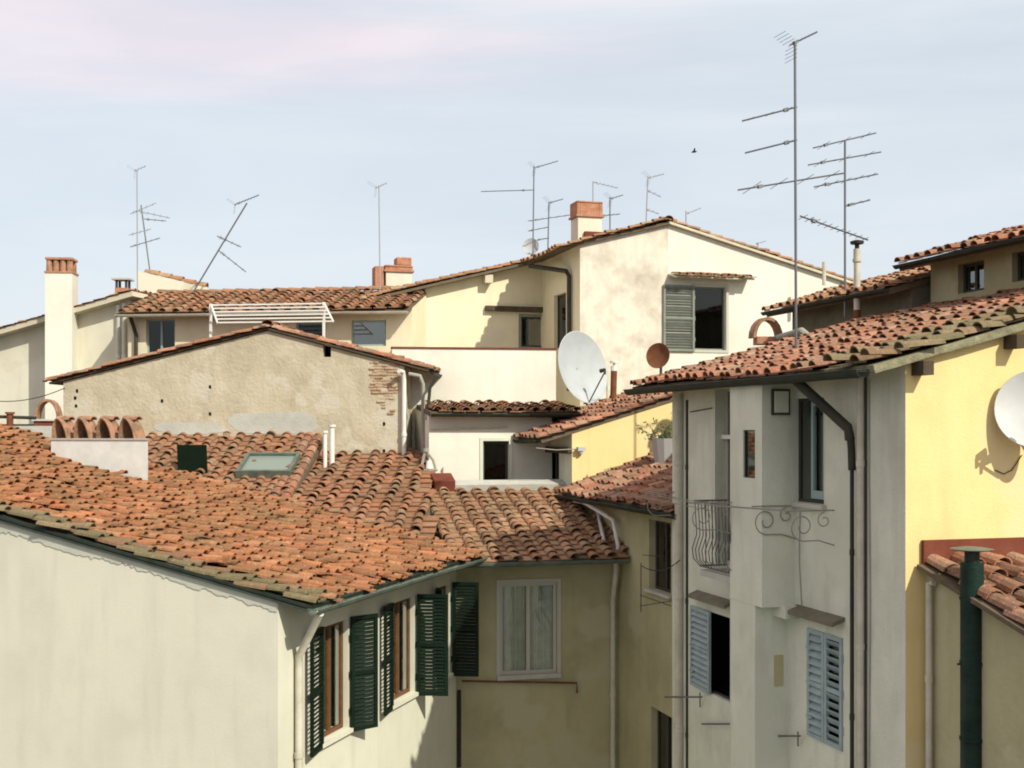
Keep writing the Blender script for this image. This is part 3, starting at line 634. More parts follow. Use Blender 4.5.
# iron balcony
bal=MB(); zs=Wg.hit(718,566)[1]; zr=Wg.hit(718,499)[1]; b0=Wg.hit(700,530,.42)[0]; b1=Wg.hit(730,530,.42)[0]+.12
Wg.box(bal,b0,b1,zs-.09,zs,0,.42,1)
def rail(z,o): bal.tube([Wg.pt(b0,z,0),Wg.pt(b0,z,o),Wg.pt(b1,z,o)],.014,6)
rail(zr,.5); rail(zs+.05,.42)
n=11
for i in range(n):
    s=b0+(b1-b0)*i/(n-1)
    bal.tube([Wg.pt(s,zs+.05,.42),Wg.pt(s,zs+.16,.52),Wg.pt(s,zs+.3,.54),Wg.pt(s,zs+.5,.47),Wg.pt(s,zr,.5)],.008,5)
for i in range(4):
    o=.4*(i+.3)/4; bal.tube([Wg.pt(b0,zs+.05,o),Wg.pt(b0,zr,o)],.008,5)
bo=bal.build('balcony',[M['rail'],M['cement']],rh)
# clothes line with scrolled brackets (a separate thing fixed across the facade)
cl=thing('clothes_line','wrought iron scroll brackets carrying washing lines across the grey facade','clothes line',Wg.px(760,520,.1))
def scroll(W,s,z,o0,side):
    mb=MB(); mb.tube([W.pt(s,z,o0),W.pt(s,z,o0+.62)],.009,5)
    pts_=[]
    for k in range(26):
        t=k/25; ang=-math.pi*.5+t*math.pi*2.6; r_=.17*(1-t*.72)
        pts_.append(W.pt(s,z-.19+math.sin(ang)*r_,o0+.42+math.cos(ang)*r_))
    mb.tube([W.pt(s,z-.42,o0),W.pt(s,z-.36,o0+.2)]+pts_,.008,5)
    pts_=[]
    for k in range(18):
        t=k/17; ang=math.pi*.5+t*math.pi*2.2; r_=.1*(1-t*.7)
        pts_.append(W.pt(s,z-.12+math.sin(ang)*r_,o0+.13-math.cos(ang)*r_))
    mb.tube(pts_,.007,5)
    return mb.build('bracket',M['scroll'],cl)
zl=Wg.hit(790,507,.2)[1]
scroll(Wg,Wg.hit(834,518,.0)[0],zl,0,1); scroll(Wg,tb+.02,zl,0.0,1); scroll(Wg,tf+.05,zl,.466,1); scroll(Wg,.35,zl,0,1)
mb=MB()
for o in (.62,.5): mb.tube([Wg.pt(.35,zl,o),Wg.pt(tf,zl-.03,o+.25),Wg.pt(tb,zl-.02,o+.1),Wg.pt(Wg.hit(834,518)[0],zl,o)],.006,5)
mb.tube([Wg.pt(.1,zl-.06,.7),Wg.pt(tf,zl-.13,.62)],.006,5)
mb.build('line',M['scroll'],cl)
# horizontal drying rods lower down
for nm,(x0,x1,y,o) in (('drying_rod',(665,702,697,.12)),('drying_rod',(702,733,724,.06)),('drying_rod',(752,800,736,.12))):
    mb=MB(); mb.tube([Wg.px(x0,y,o),Wg.px(x1,y,o)],.014,6); mb.tube([Wg.px(x1-2,y-4,o),Wg.px(x1-2,y+10,o*.2)],.01,5); mb.build(nm,M['rail'],rh)

# ================================================================== UPPER STOREYS behind the right roof
def upper(label,k,d0,d1,z,slope,depth,tm,name,holes_px,seed,wallm,ov=.45):
    A=K(k,d0); B=K(k,d1); W=Wall(A,B); o=thing('house',label,'house',v3(A,0))
    Rf=Roof(v3(K(k-ov,d0+.05),z),v3(K(k-ov,d1-.2),z),slope)
    hs_=[W.rect(*h) for h in holes_px]; hs_=[h for h in hs_ if h[0]>.05 and h[1]<W.L-.05]
    mb=MB(); footprint(mb,[A,B,B+EW*depth,A+EW*depth],lambda p:Rf.z(p)-.06,0,{0:hs_}); mb.build('wall',M[wallm],o)
    roof_part('roof',o,Rf,[(0,0),(Rf.L,0),(Rf.L,depth+.6),(0,depth+.6)],tm,sp=.27,ex=.31,rad=.09,seed=seed)
    gutter('gutter',o,Rf.pt(0,-.05,-.0),Rf.pt(Rf.L,-.05,-.0),.06,'dgutter')
    for h in hs_: window(o,W,h,'dframe',.1,glass='dglass',mull=1)
    return o,W,Rf
u1_,Wu1,Ru1=upper('roof storey rising behind the right roof, low ribbed tile eave beside tall mast',12.35,23.7,19.9,H+2.33,.27,6,TB,'house',[],31,'hood',.5)  # dark wall colour stands in for the deep shade under the eave
u2_,Wu2,Ru2=upper('highest roof storey at upper right edge with dark windows under deep tiled eave',12.6,19.8,13.0,H+2.72,.27,6,TR,'house',[(958,262,984,292),(1012,250,1040,280)],32,'olive',.5)
for px in (935,):
    pass
# ================================================================== SHED at lower right
KS=8.24
t925=Wye.hit(925,600)[0]; s0=Wye.pt(t925,0)
Ws=Wall(Vector((s0.x,s0.y)),Vector((s0.x,s0.y))-ED*3.6)
sh=thing('outbuilding','lean to outbuilding at lower right, olive wall and large tiles against yellow gable','outbuilding',s0)
zs0=P(925,563,13.06).z
eL=Vector((s0.x,s0.y))-ED*3.8-EW*.12
R7=Roof(v3(eL,zs0-.265*3.8),v3(eL+EW*5,zs0-.265*3.8),.265)
B_=Ws.B
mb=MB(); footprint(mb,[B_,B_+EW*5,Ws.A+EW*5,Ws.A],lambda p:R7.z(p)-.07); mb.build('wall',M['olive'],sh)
roof_part('roof',sh,R7,[(0,0),(5,0),(5,3.9),(0,3.9)],TR,sp=.34,ex=.36,rad=.12,seed=41,sag=.03,jit=1.4,thick=.05)
mb=MB(); ta=t925-.05; mb.box(Wye.pt(ta,zs0-.02,.005),Wye.U*5,Wye.Nn*.05,Z*.27); mb.build('flashing',M['flash'],sh)
downpipe(sh,[Ws.px(934,583,.06)+Z*0,Ws.px(929,583,.06),Vector((*Ws.px(929,590,.06)[:2],.1))],.035,'pipe')
# green flue pipe
fp=P(972,550,12.25); fl=thing('flue_pipe','thick dark green flue pipe with flat disc cap by the olive outbuilding','flue',(fp.x,fp.y,0))
mb=MB(); mb.tube([(fp.x,fp.y,0),(fp.x,fp.y,fp.z-.12)],.115,20)
for py in (600,664,740): z=P(972,py,12.25).z; mb.tube([(fp.x,fp.y,z),(fp.x,fp.y,z+.03)],.124,20)
mb.build('pipe',M['gpipe'],fl,True)
mb=MB(); mb.tube([(fp.x,fp.y,fp.z-.14),(fp.x,fp.y,fp.z-.02)],.07,14)
for k in range(4): a=k*math.pi/2+.5; mb.tube([(fp.x+.09*math.cos(a),fp.y+.09*math.sin(a),fp.z-.16),(fp.x+.09*math.cos(a),fp.y+.09*math.sin(a),fp.z+.02)],.006,5)
mb.build('cap_struts',M['dgutter'],fl)
mb=MB(); mb.tube([(fp.x,fp.y,fp.z),(fp.x,fp.y,fp.z+.012),(fp.x,fp.y,fp.z+.03)],[.2,.215,.1],24); mb.build('cap',M['gutter'],fl)
mb=MB(); q=Ws.px(985,664,0); mb.tube([(fp.x-.15,fp.y,P(972,664,12.25).z),(fp.x,fp.y,P(972,664,12.25).z),(q.x+.1,q.y,P(972,664,12.25).z)],.012,5); mb.build('bracket',M['dgutter'],fl)

# ================================================================== BEIGE GABLE HOUSE
cb=G(404,25.95)
Wb=Wall(cb+BW*7.55,cb)
be=thing('house','beige rough plastered gable house in the left middle with exposed rubble corner','house',v3(cb,0))
ap=Wb.hit(268,330)[0]; zap=Wb.hit(268,328)[1]
sR=.262; sLt=(zap-Wb.hit(48,383)[1])/(ap-Wb.hit(48,383)[0])
eR=Wb.pt(Wb.L+.55,0,.07); RbR=Roof(v3(eR,zap-sR*(Wb.L+.55-ap)), v3(eR,zap-sR*(Wb.L+.55-ap))+v3(BU*5.5,0), sR)
eL_=Wb.pt(-.3,0,.07); RbL=Roof(v3(eL_,zap-sLt*(ap+.3))+v3(BU*5.5,0), v3(eL_,zap-sLt*(ap+.3)), sLt)
zf=lambda p:min(RbR.z(p),RbL.z(p))-.06
vent=Wb.rect(323,345,331,357)
mb=MB(); footprint(mb,[Wb.A,cb,cb+BU*5,Wb.A+BU*5],zf,0,{0:[vent]},{0:[ap],2:[Wb.L-ap]}); mb.build('wall',M['beige'],be)
vr=(Wb.L+.55-ap)/RbR.c; vl=(ap+.3)/RbL.c
roof_part('roof',be,RbR,[(0,0),(5.5,0),(5.5,vr),(0,vr)],TR,sp=.26,ex=.34,seed=51,thick=.04,deck='wood')
roof_part('roof',be,RbL,[(0,0),(5.5,0),(5.5,vl),(0,vl)],TR,sp=.26,ex=.34,seed=52,thick=.04,deck='wood')
mb=MB(); a=Wb.pt(ap,zap+.08,.08); ridge_caps(mb,a,a+v3(BU*5.5,0),.13); mb.build('ridge_tiles',TM,be)
mb=MB()
ridge_caps(mb,RbR.pt(.1,0,.05),RbR.pt(.1,vr,.05),.1,.42); mb.build('verge_tiles',TR,be); mb=MB(); ridge_caps(mb,RbL.pt(5.4,0,.05),RbL.pt(5.4,vl,.05),.1,.42)
mb.build('verge_tiles',TR,be)
# rubble showing where the plaster fell at the right corner
mb=MB(); rg=random.Random(4)
for yy in range(361,420,3):
    wL=371+ (0 if yy<385 else (yy-385)*.5)+rg.uniform(-3,4); wR=399-(0 if yy<390 else rg.uniform(0,6))-(max(0,yy-400)*.3)
    x=wL
    while x<wR-2:
        ww=rg.uniform(4,9); r=Wb.rect(x,yy,min(x+ww,wR),yy+2.6); 
        if rg.random()<(.95 if yy<392 else .7): Wb.box(mb,r[0],r[1],r[2],r[3]-.01,-.02,rg.uniform(.004,.03))
        x+=ww+.3
mb.build('exposed_rubble',M['stone'],be,bevel=.006)
# cement patches low on the wall
def blob(W,cx,cy_,rx,ry,seed,o=.006):
    rg=random.Random(seed); pts_=[]
    for k in range(28):
        a=k/28*2*math.pi; rr=1+.22*noise.noise(Vector((math.cos(a)*1.5,math.sin(a)*1.5,seed)))+rg.uniform(-.06,.06)
        c_,s_=math.cos(a),math.sin(a)
        pts_.append(W.px(cx+rx*rr*math.copysign(abs(c_)**.6,c_),cy_+ry*rr*math.copysign(abs(s_)**.6,s_),o))
    mb=MB(); mb.prism(pts_,-W.Nn*.02); return mb
for args in ((275,423,45,11,1),(190,428,34,6,2)):
    blob(Wb,*args).build('cement_patch',M['cement'],be)
for k,(x,y) in enumerate(((75,398),(77,391),(76,406),(162,401),(210,387),(210,414),(384,424),(384,451))):
    blob(Wb,x,y,1.3,1.8,k+9,.004).build('painted_putlog_hole',M['room'],be)  # flat near-black patches: the shade inside the holes is painted, nothing is cut
downpipe(be,[Wb.px(399,371,.3),Wb.px(403,372,.12),Wb.px(404,380,.08),v3(Wb.px(404,380,.08),6)],.05,'pipew')
downpipe(be,[Wb.px(409,374,.1),Wb.px(420,376,.12),Wb.px(423,384,.1),v3(Wb.px(424,388,.1),6)],.045,'pipeg')
gutter('gutter',be,RbR.pt(0,-.06,-.04),RbR.pt(5.5,-.06,-.04),.07,'dgutter')
mb=MB(); p=P(437,376,25.6); mb.tube([p,p+Vector((-.15,0,-.25)),P(427,420,25.6)],.035,8); mb.build('downpipe',M['dpipe'],be)
# two white vent pipes before the beige wall
vp=thing('vent_pipes','pair of short white vent pipes standing before the beige wall','vent pipe',R2.pt(*R2.uv(328,455)))
for x,y,r in ((325,433,.045),(332,427,.055)):
    b=P(x,457,25.3); t_=P(x,y,25.3); mb=MB(); mb.tube([b-Z*.3,t_],r,10); mb.tube([t_,t_+Z*.05],r*1.5,10); mb.build('pipe',M['pipew'],vp,True)

# ================================================================== LOW WHITE HOUSE + little roof (middle)
Ww=Wall(G(415,25.2),G(552,25.9))
wh=thing('house','low white house with one dark window under a short tiled lean to roof','house',Ww.pt(0,0))
zt=P(480,412,25.2).z
R8=Roof(v3(Ww.A+Ww.n*.3+Ww.u*.28,zt),v3(Ww.B+Ww.n*.3+Ww.u*.55,zt),.1)
hh=Ww.rect(483,441,509,490)
bv=Vector((-Ww.u.y,Ww.u.x))
A2=Ww.pt(Ww.hit(429,450)[0],0); A2=Vector((A2.x,A2.y)); Ww2=Wall(A2,Ww.B); d_=(A2-Ww.A).length
hh2=(hh[0]-d_,hh[1]-d_,hh[2],hh[3])
mb=MB(); footprint(mb,[A2,Ww.B,Ww.B+bv*1.9,A2+bv*1.9],lambda p:R8.z(p)-.06,0,{0:[hh2]}); mb.build('wall',M['white'],wh)
mb=MB(); q0=Ww.rect(415,471,438,490); mb.box(Ww.pt(q0[0],q0[2]-1.0,.02),Ww.U*(q0[1]-q0[0]),Ww.Nn*.3,Z*(q0[3]-q0[2]+1.0)); mb.build('parapet',M['white'],wh)
roof_part('roof',wh,R8,[(0,0),(R8.L,0),(R8.L,1.9),(0,1.9)],TM,sp=.3,ex=.3,rad=.1,seed=61,sag=.02)
gutter('gutter',wh,R8.pt(0,-.06,-.04),R8.pt(R8.L,-.06,-.04),.06,'dgutter')
window(wh,Ww2,hh2,'dframe',.1,glass='dglass',surround='grey',mull=0)
mb=MB(); z_=Ww.hit(470,428)[1]; mb.tube([Ww.pt(d_+.02,z_-.02,.05),Ww.pt(Ww.L-1.0,z_+.02,.05)],.02,6); mb.build('conduit',M['pipe'],wh)
# little bell frame chimney cap on its parapet
cp=thing('vent_cowl','small triangular metal vent cowl on the white parapet by the beige house','vent cowl',Ww.px(428,471,.15))
mb=MB(); a=Ww.px(421,470,.15); b=Ww.px(437,470,.15); t=Ww.px(426,451,.15)
mb.box(a-Ww.Nn*.12-Z*.03,b-a,Ww.Nn*.24,Z*.05)
mb.tube([a+Z*.03,t+Ww.U*-.02],.03,6); mb.tube([t,Ww.px(433,460,.15),b+Z*.03-Ww.U*.03],.03,6); mb.tube([t-Z*.02,t+Z*.06],.06,8)
mb.build('cowl_frame',M['pipeg'],cp)
mb=MB(); c=(a+b)/2; mb.tube([c+Z*.03,c+Z*.2],[.08,.05],8); mb.build('outlet',M['pipew'],cp)
# red ridge block on the mid roof
mb=MB(); q=R3.uv(433,490); mb.box(R3.pt(q[0],q[1]-.15,.0),R3.U*.42,R3.V*.5,R3.N*.24); mb.build('ridge_block',M['flash'],mid)

# ================================================================== TERRACE PARAPET
Wp=Wall(G(392,27.1),G(556,27.6))
tp=thing('terrace_wall','long white terrace parapet with thin red coping before the cream house','wall',Wp.pt(0,0))
zp=Wp.hit(480,349)[1]
mb=MB(); Wp.box(mb,0,Wp.L,0,zp,-3.2,0); mb.build('wall',M['white'],tp)
mb=MB(); Wp.box(mb,-.02,Wp.L+.03,zp+.002,zp+.035,-.35,.03); mb.build('coping',M['flash'],tp)

# ================================================================== BACK WHITE GABLE HOUSE
fv=K((580-167)*30.2/F,30.2)               # front left corner of the projecting volume
Wv=Wall(fv,fv+EW*7.4); KV=(580-167)*30.2/F
bw=thing('house','large white back house on the skyline with grey shutter and stained projecting corner','house',v3(fv,0))
apx=Wv.hit(668,222)[0]; zapx=Wv.hit(668,222)[1]
sL_=(zapx-Wv.hit(580,242)[1])/apx; sR_=(zapx-Wv.hit(835,277)[1])/(Wv.hit(835,277)[0]-apx)
Wc2=Wall(K(KV,33.3)-EW*4.6,K(KV,33.3))      # set back cream wall
RvL=Roof(v3(fv-EW*5.2+ED*8,0), v3(fv-EW*5.2-ED*.12,0), sL_); RvL.O.z=zapx-sL_*(apx+5.2)
RvR=Roof(v3(fv+EW*7.8-ED*.12,0), v3(fv+EW*7.8+ED*8,0), sR_); RvR.O.z=zapx-sR_*(7.8-apx)
zf=lambda p:min(RvL.z(p),RvR.z(p))-.07
hwn=Wv.rect(694,287,726,350); hwn_l=None
mb=MB(); footprint(mb,[fv,fv+EW*7.4,fv+EW*7.4+ED*7,fv+ED*7],zf,0,{0:[hwn]},{0:[apx],2:[7.4-apx]},skip=(0,3)); 
wv_r=Wall(fv+EW*apx,fv+EW*7.4); wall_face(mb,wv_r,zf,0,[(hwn[0]-apx,hwn[1]-apx,hwn[2],hwn[3])])
mb.build('wall',M['white'],bw)
mb=MB(); wall_face(mb,Wall(fv,fv+EW*apx),zf,0); mb.build('wall',M['stained'],bw)['label']='stained brownish plaster of the projecting corner'
sdoor=None
Wsd=Wall(fv+ED*7,fv)      # left flank of the volume
hd2=Wsd.rect(554,294,566,348); 
mb=MB(); wall_face(mb,Wsd,zf,0,[hd2]); wall_face(mb,Wall(K(KV,33.3)-EW*4.75,K(KV,33.3)),zf,0,[Wall(K(KV,33.3)-EW*4.75,K(KV,33.3)).rect(521,317,549,347)]);
Wcr=Wall(K(KV,33.3)-EW*4.75,K(KV,33.3)); hcr=Wcr.rect(521,317,549,347)
wall_face(mb,Wall(Wcr.A+ED*4,Wcr.A),zf,0)
mb.build('wall',M['paleyellow'],bw)['label']='pale yellow set back wall'
window(bw,Wsd,hd2,'dframe',.1,glass='dglass',mull=0)
window(bw,Wcr,hcr,'dframe',.05,glass='glass',mull=0,surround='shutgrey')
ww_=window(bw,Wv,hwn,'shutgrey',.1,mull=0,glass='dglass',surround='wframe',fw=.04)
lf_w=Wv.hit(694,300)[0]-Wv.hit(663,300)[0]
leaf(ww_,Wv.pt(hwn[0]-.01,0,.05),-Wv.U,hwn[2]-.05,hwn[3]+.02,lf_w,'shutgrey',slat=.07)
# tile hood over the window
rh_=Wv.rect(668,272,748,278); hr_=Roof(Wv.pt(rh_[0],rh_[2]-.02,.38),Wv.pt(rh_[1],rh_[2]-.02,.38),.25)
roof_part('window_hood',bw,hr_,[(0,0),(hr_.L,0),(hr_.L,.38),(0,.38)],TB,sp=.2,ex=.36,rad=.07,thick=.04,seed=77,deck='deckpale')
# roof polygons: left slope, notch where only the set back part is roofed
n0=RvL.puv(fv-ED*.25)[0]
uF=RvL.L; vF=(5.2-.55)/RvL.c; vT=(5.2+apx)/RvL.c; uB=uF-3.45
cx0=RvL.puv(K(KV,33.3)-ED*.0)[0]
uC=cx0+.35
dk='deck'
roof_part('roof',bw,RvL,[(0,0),(uC,0),(uC,vF),(uF,vF),(uF,vT),(0,vT)],TB,sp=.27,ex=.34,rad=.095,seed=71,deck=dk,sag=.07,thick=.07)
roof_part('roof',bw,RvR,[(0,0),(RvR.L,0),(RvR.L,(7.8-apx)/RvR.c),(0,(7.8-apx)/RvR.c)],TB,sp=.27,ex=.34,rad=.095,seed=72,deck='deckpale',thick=.06)
mb=MB(); q=RvL.pt(uF,vT,.06); ridge_caps(mb,q,q+v3(ED*8,0),.13); mb.build('ridge_tiles',TB,bw)
# beam ends and drying beam on the cream wall, downpipe on the flank
for px in (486,): 
    t,z=Wcr.hit(px,282); mb=MB(); z=RvL.z(Wcr.pt(t,0))-.1-.22; mb.box(Wcr.pt(t-.1,z,-.1),Wcr.U*.22,Wcr.Nn*.4,Z*.22); mb.build('rafter_end',M['deckpale'],bw)
mb=MB(); a=Wcr.rect(485,308,552,312); Wcr.box(mb,a[0],a[1],a[2],a[3]+.03,.0,.14); mb.build('wall_beam',M['wood'],bw)
p=Wsd.px(568,272,.08)
downpipe(bw,[RvL.pt(uC+.4,vF-.05,-.15),Wsd.px(566,271,.12),Wsd.px(569,276,.08),v3(Wsd.px(569,280,.08),13)],.06,'dpipe',collars=False)

# ================================================================== LONG BACK HOUSE at left (tiled roof, awning frame)
Wk=Wall(G(128,31.6),G(412,30.6))
bk=thing('house','long cream back house with brown tiled eave behind the beige gable','house',Wk.pt(0,0))
zk=Wk.hit(270,313)[1]
R9=Roof(v3(Wk.A+Wk.n*.45-Wk.u*.1,zk),v3(Wk.B+Wk.n*.45,zk),.3)
k1=Wk.rect(146,319,175,355); k2=Wk.rect(296,322,326,352); k3=Wk.rect(351,320,386,346)
bv=Vector((-Wk.u.y,Wk.u.x))
mb=MB(); footprint(mb,[Wk.A,Wk.B,Wk.B+bv*2.1,Wk.A+bv*2.1],lambda p:R9.z(p)-.06,0,{0:[k1,k2,k3]}); mb.build('wall',M['paleyellow'],bk)
roof_part('roof',bk,R9,[(0,0),(R9.L,0),(R9.L,2.7),(0.15,2.7)],TM,sp=.37,ex=.3,rad=.105,seed=81)
mb=MB(); ridge_caps(mb,R9.pt(0,2.7,.04),R9.pt(R9.L,2.7,.04),.13); mb.build('ridge_tiles',TM,bk)
gutter('gutter',bk,R9.pt(0,-.06,-.04),R9.pt(R9.L,-.06,-.04),.055,'pipe')
for h in (k1,k2,k3): window(bk,Wk,h,'bframe',.08,mull=1 if h is k1 else 0,glass='glass' if h is k3 else 'dglass')
# awning frame
af=thing('awning_frame','white slatted awning frame on thin posts before the long back house','awning',Wk.px(268,335,1.0))
zt_=Wk.hit(268,305,1.2)[1]; a0=Wk.hit(210,320,1.2)[0]; a1=Wk.hit(323,320,1.2)[0]
mb=MB()
mb.box(Wk.pt(a0,0,1.2)*1,Z*0+Wk.U*.05,Wk.Nn*.05,Z*0) if False else None
mb=MB()
for s in (a0,a1): 
    m_=MB(); m_.box(Wk.pt(s,zt_-1.1,1.2),Wk.U*.06,Wk.Nn*.05,Z*1.15); m_.build('post',M['pipew'],af)
for i in range(6):
    o=1.18+.13*i; z=zt_-.1*i; mb=MB(); sh_=.08*i
    mb.box(Wk.pt(a0+.05+sh_,z,o),Wk.U*(a1-a0-.02),Wk.Nn*.03,Z*.035); mb.build('slat',M['pipew'],af)
for s in (a0,a1+.0):
    mb=MB(); mb.tube([Wk.pt(s+.03,zt_+.02,1.2),Wk.pt(s+.45,zt_-.5,1.85)],.025,6); mb.build('side_rail',M['pipew'],af)

# ================================================================== FAR LEFT HOUSE (two cream gable walls)
Wf=Wall(G(-40,33.2),G(130,32.3))
fl_=thing('house','pale cream house at far left whose sloping eave climbs behind the tall white chimney','house',Wf.pt(0,0))
za=Wf.hit(-40,344)[1]; zb=Wf.hit(137,293)[1]; sl_=(zb-za)/(Wf.L+.2)
bv=Vector((-Wf.u.y,Wf.u.x))
Rf_=Roof(v3(Wf.A-Wf.u*.3+bv*5,za-sl_*.3),v3(Wf.A-Wf.u*.3-bv*.12,za-sl_*.3),sl_)
mb=MB(); footprint(mb,[Wf.A,Wf.B,Wf.B+bv*4.5,Wf.A+bv*4.5],lambda p:Rf_.z(p)-.08,0); mb.build('wall',M['cream'],fl_)
roof_part('roof',fl_,Rf_,[(0,0),(5.4,0),(5.4,(Wf.L+.55)/Rf_.c),(0,(Wf.L+.55)/Rf_.c)],TB,sp=.28,ex=.34,rad=.09,seed=91,deck='deckpale',thick=.14)
downpipe(fl_,[Wf.px(118,306,.2),Wf.px(118,312,.08),v3(Wf.px(118,315,.08),8)],.05,'pipew'); downpipe(fl_,[Wf.px(124,304,.2),Wf.px(124,312,.08),v3(Wf.px(124,315,.08),8)],.05,'pipew')
# dark curved pipe at long house left end
downpipe(bk,[Wk.px(130,316,.3),Wk.px(133,325,.1),Wk.px(136,335,.08),v3(Wk.px(136,340,.08),8)],.05,'dpipe',collars=False)
# small white triangular parapet behind the long roof
Wq=Wall(G(138,35),G(212,35))
pq=thing('parapet','small white wedge shaped parapet topped with tiles above the long back roof','parapet',Wq.px(138,300))
mb=MB(); mb.prism([Wq.px(138,271),Wq.px(207,287),Wq.px(207,305),Wq.px(138,305)],-Wq.Nn*.3); mb.build('wall',M['cream'],pq)
mb=MB(); ridge_caps(mb,Wq.px(207,287,-.15)+Z*.0,Wq.px(138,271,-.15),.17,.36); mb.build('coping_tiles',TB,pq)
# tall white chimney
tcx=G(45,31.9); Wtc=Wall(tcx,tcx+Vector((.97,.1)).normalized()*.7)
tch=thing('chimney','tall square white chimney at far left crowned by a row of terracotta pots','chimney',Wtc.pt(0,H-1))
ztc=Wtc.hit(60,273)[1]
mb=MB(); Wtc.box(mb,0,Wtc.L,8,ztc,-.6,0); mb.build('stack',M['white'],tch)
mb=MB(); Wtc.box(mb,-.02,Wtc.L+.02,ztc+.001,ztc+.05,-.62,.02); Wtc.box(mb,-.0,Wtc.L,ztc+.36,ztc+.42,-.6,0); mb.build('crown_slabs',M['brick'],tch)
for i in range(4):
    mb=MB(); c=Wtc.pt(Wtc.L*(i+.5)/4,ztc+.05,-.1); mb.tube([c,c+Z*.31],[.085,.075],10); mb.build('pot',M['cowl'],tch,True); mb=MB()
    c2=Wtc.pt(Wtc.L*(i+.5)/4,ztc+.05,-.48); mb.tube([c2,c2+Z*.31],[.085,.075],10); mb.build('pot',M['cowl'],tch,True)
# small flat-capped chimney
def capped(label,px0,px1,yt,yb,d,mbody,legs=True):
    A=G(px0,d); B=G(px1,d); W=Wall(A,B); w_=W.L; o=thing('chimney',label,'chimney',W.pt(w_/2,W.hit(px0,yb)[1]))
    zt_=W.hit(px0,yt)[1]; zb_=W.hit(px0,yb)[1]; h=zt_-zb_
    mb=MB(); W.box(mb,.05,w_-.05,zb_-.6,zb_+h*.35,-w_*.8,0); mb.build('stack',M[mbody],o)
    mb=MB()
    for s in (.06,w_-.12):
        for q in (-.06,-w_*.75): W.box(mb,s,s+.06,zb_+h*.35,zt_-.05,q,q+.05)
    mb.build('cap_legs',M['dframe'],o); mb=MB(); W.box(mb,-.03,w_+.03,zt_-.05,zt_,-w_*.9,.06); mb.build('cap',M['cement'],o); return o
capped('small brick chimney with flat slab cap on the far left cream roof',113,129,278,293,33.5,'brick')
# brick chimney by the long roof right end
def brick_ch(label,px0,px1,ytop,ymid,ybot,d,extra=None):
    A=G(px0,d); W=Wall(A,A+Vector((.96,.276))*((px1-px0)/F*d*.98)); o=thing('chimney',label,'chimney',W.pt(0,W.hit(px0,ybot)[1]))
    zt_,zm,zb_=[W.hit((px0+px1)/2,y)[1] for y in (ytop,ymid,ybot)]; L_=W.L
    mb=MB(); W.box(mb,.03,L_-.03,zb_-.8,zm,-L_*.8,0); mb.build('stack',M['cream'],o)
    mb=MB(); W.box(mb,-.03,L_+.03,zm+.001,zm+.05,-L_*.85,.05); mb.build('ledge',M['brick'],o)
    mb=MB(); W.box(mb,.0,.1,zm+.05,zt_,-L_*.8,0); W.box(mb,L_-.1,L_,zm+.05,zt_,-L_*.8,0)
    if extra!='open': W.box(mb,.1,L_-.1,zm+.05,zt_,-.1,-.0)
    W.box(mb,-.0,L_,zt_+.001,zt_+.05,-L_*.8,.02); mb.build('brick_head',M['brick'],o,bevel=.01); return o,W
o_,W_=brick_ch('cream and brick chimney with raised block where the long roof meets the cream house',385,414,267,272,292,33.4,None)
mb=MB(); z0_=W_.hit(405,267)[1]; s0_=W_.hit(397,260)[0]; s1_=W_.hit(412,260)[0]; W_.box(mb,s0_,s1_,z0_+.052,W_.hit(405,257)[1],-.5,-.05); mb.build('pot',M['brick'],o_,bevel=.02)
mb=MB(); W_.box(mb,-.28,-.031,z0_-.6,z0_+.0,-.5,-.0); mb.build('side_flue',M['brick'],o_,bevel=.01)
o_,W_=brick_ch('brick headed chimney on the skyline roof left of the white gable peak',577,605,203,217,244,33.0,'x')

mb=MB(); W_.box(mb,.2,W_.L+.35,W_.hit(590,240)[1]-.5,W_.hit(590,232)[1],.003,.1); mb.build('flashing',M['flash'],o_)
# box chimney with single arch at the left edge beyond the near roof
bx=thing('chimney','brown metal box flue carrying one big curved tile arch at far left edge','chimney',P(48,436,25))
Wx=Wall(G(34,25),G(61,25.2))
mb=MB(); zt_=Wx.hit(48,419)[1]; Wx.box(mb,0,Wx.L,zt_-1.4,zt_-.04,-.5,0); mb.build('box',M['flash'],bx)
mb=MB(); Wx.box(mb,-.05,Wx.L+.05,zt_-.04,zt_,-.55,.05); mb.build('slab',M['cement'],bx)
mb=MB(); c=Wx.pt(Wx.L*.55,zt_,-.25); a=(Wx.U*.9+Wx.Nn*.2).normalized(); f=Vector((a.y,-a.x,0))
def archtile(mb,c,a,f,r,h,dep,th=.05):
    o_=[c+a*r*math.cos(math.pi*(1-k/10))+Z*h*math.sin(math.pi*k/10) for k in range(11)]
    i_=[c+a*(r-th)*math.cos(math.pi*(1-k/10))+Z*(h-th)*math.sin(math.pi*k/10) for k in range(11)]
    mb.grid([[p+f*dep/2 for p in i_],[p+f*dep/2 for p in o_],[p-f*dep/2 for p in o_],[p-f*dep/2 for p in i_],[p+f*dep/2 for p in i_]],0,None,closed=False)
archtile(mb,c,a,f,.25,.42,.45); mb.build('arch_tile',M['cowl'],bx,True)
rl=thing('roof_rail','thin pipe railing and stub at the left edge of the near roof','railing',P(0,420,24))
mb=MB(); mb.tube([P(-20,416,24),P(36,418,24)],.035,6); mb.tube([P(-20,425,24),P(34,425,24)],.02,6); mb.build('rail',M['dpipe'],rl)
mb=MB(); mb.tube([P(10,438,24),P(10,414,24)],.07,8); mb.tube([P(10,414,24),P(10,412,24)],.1,8); mb.build('stub_post',M['rust'],rl)
mb=MB(); mb.box(P(-60,470,23.95),(2.6,.05,0),(0,.2,0),(0,0,.88)); mb.build('curb',M['cement'],rl)

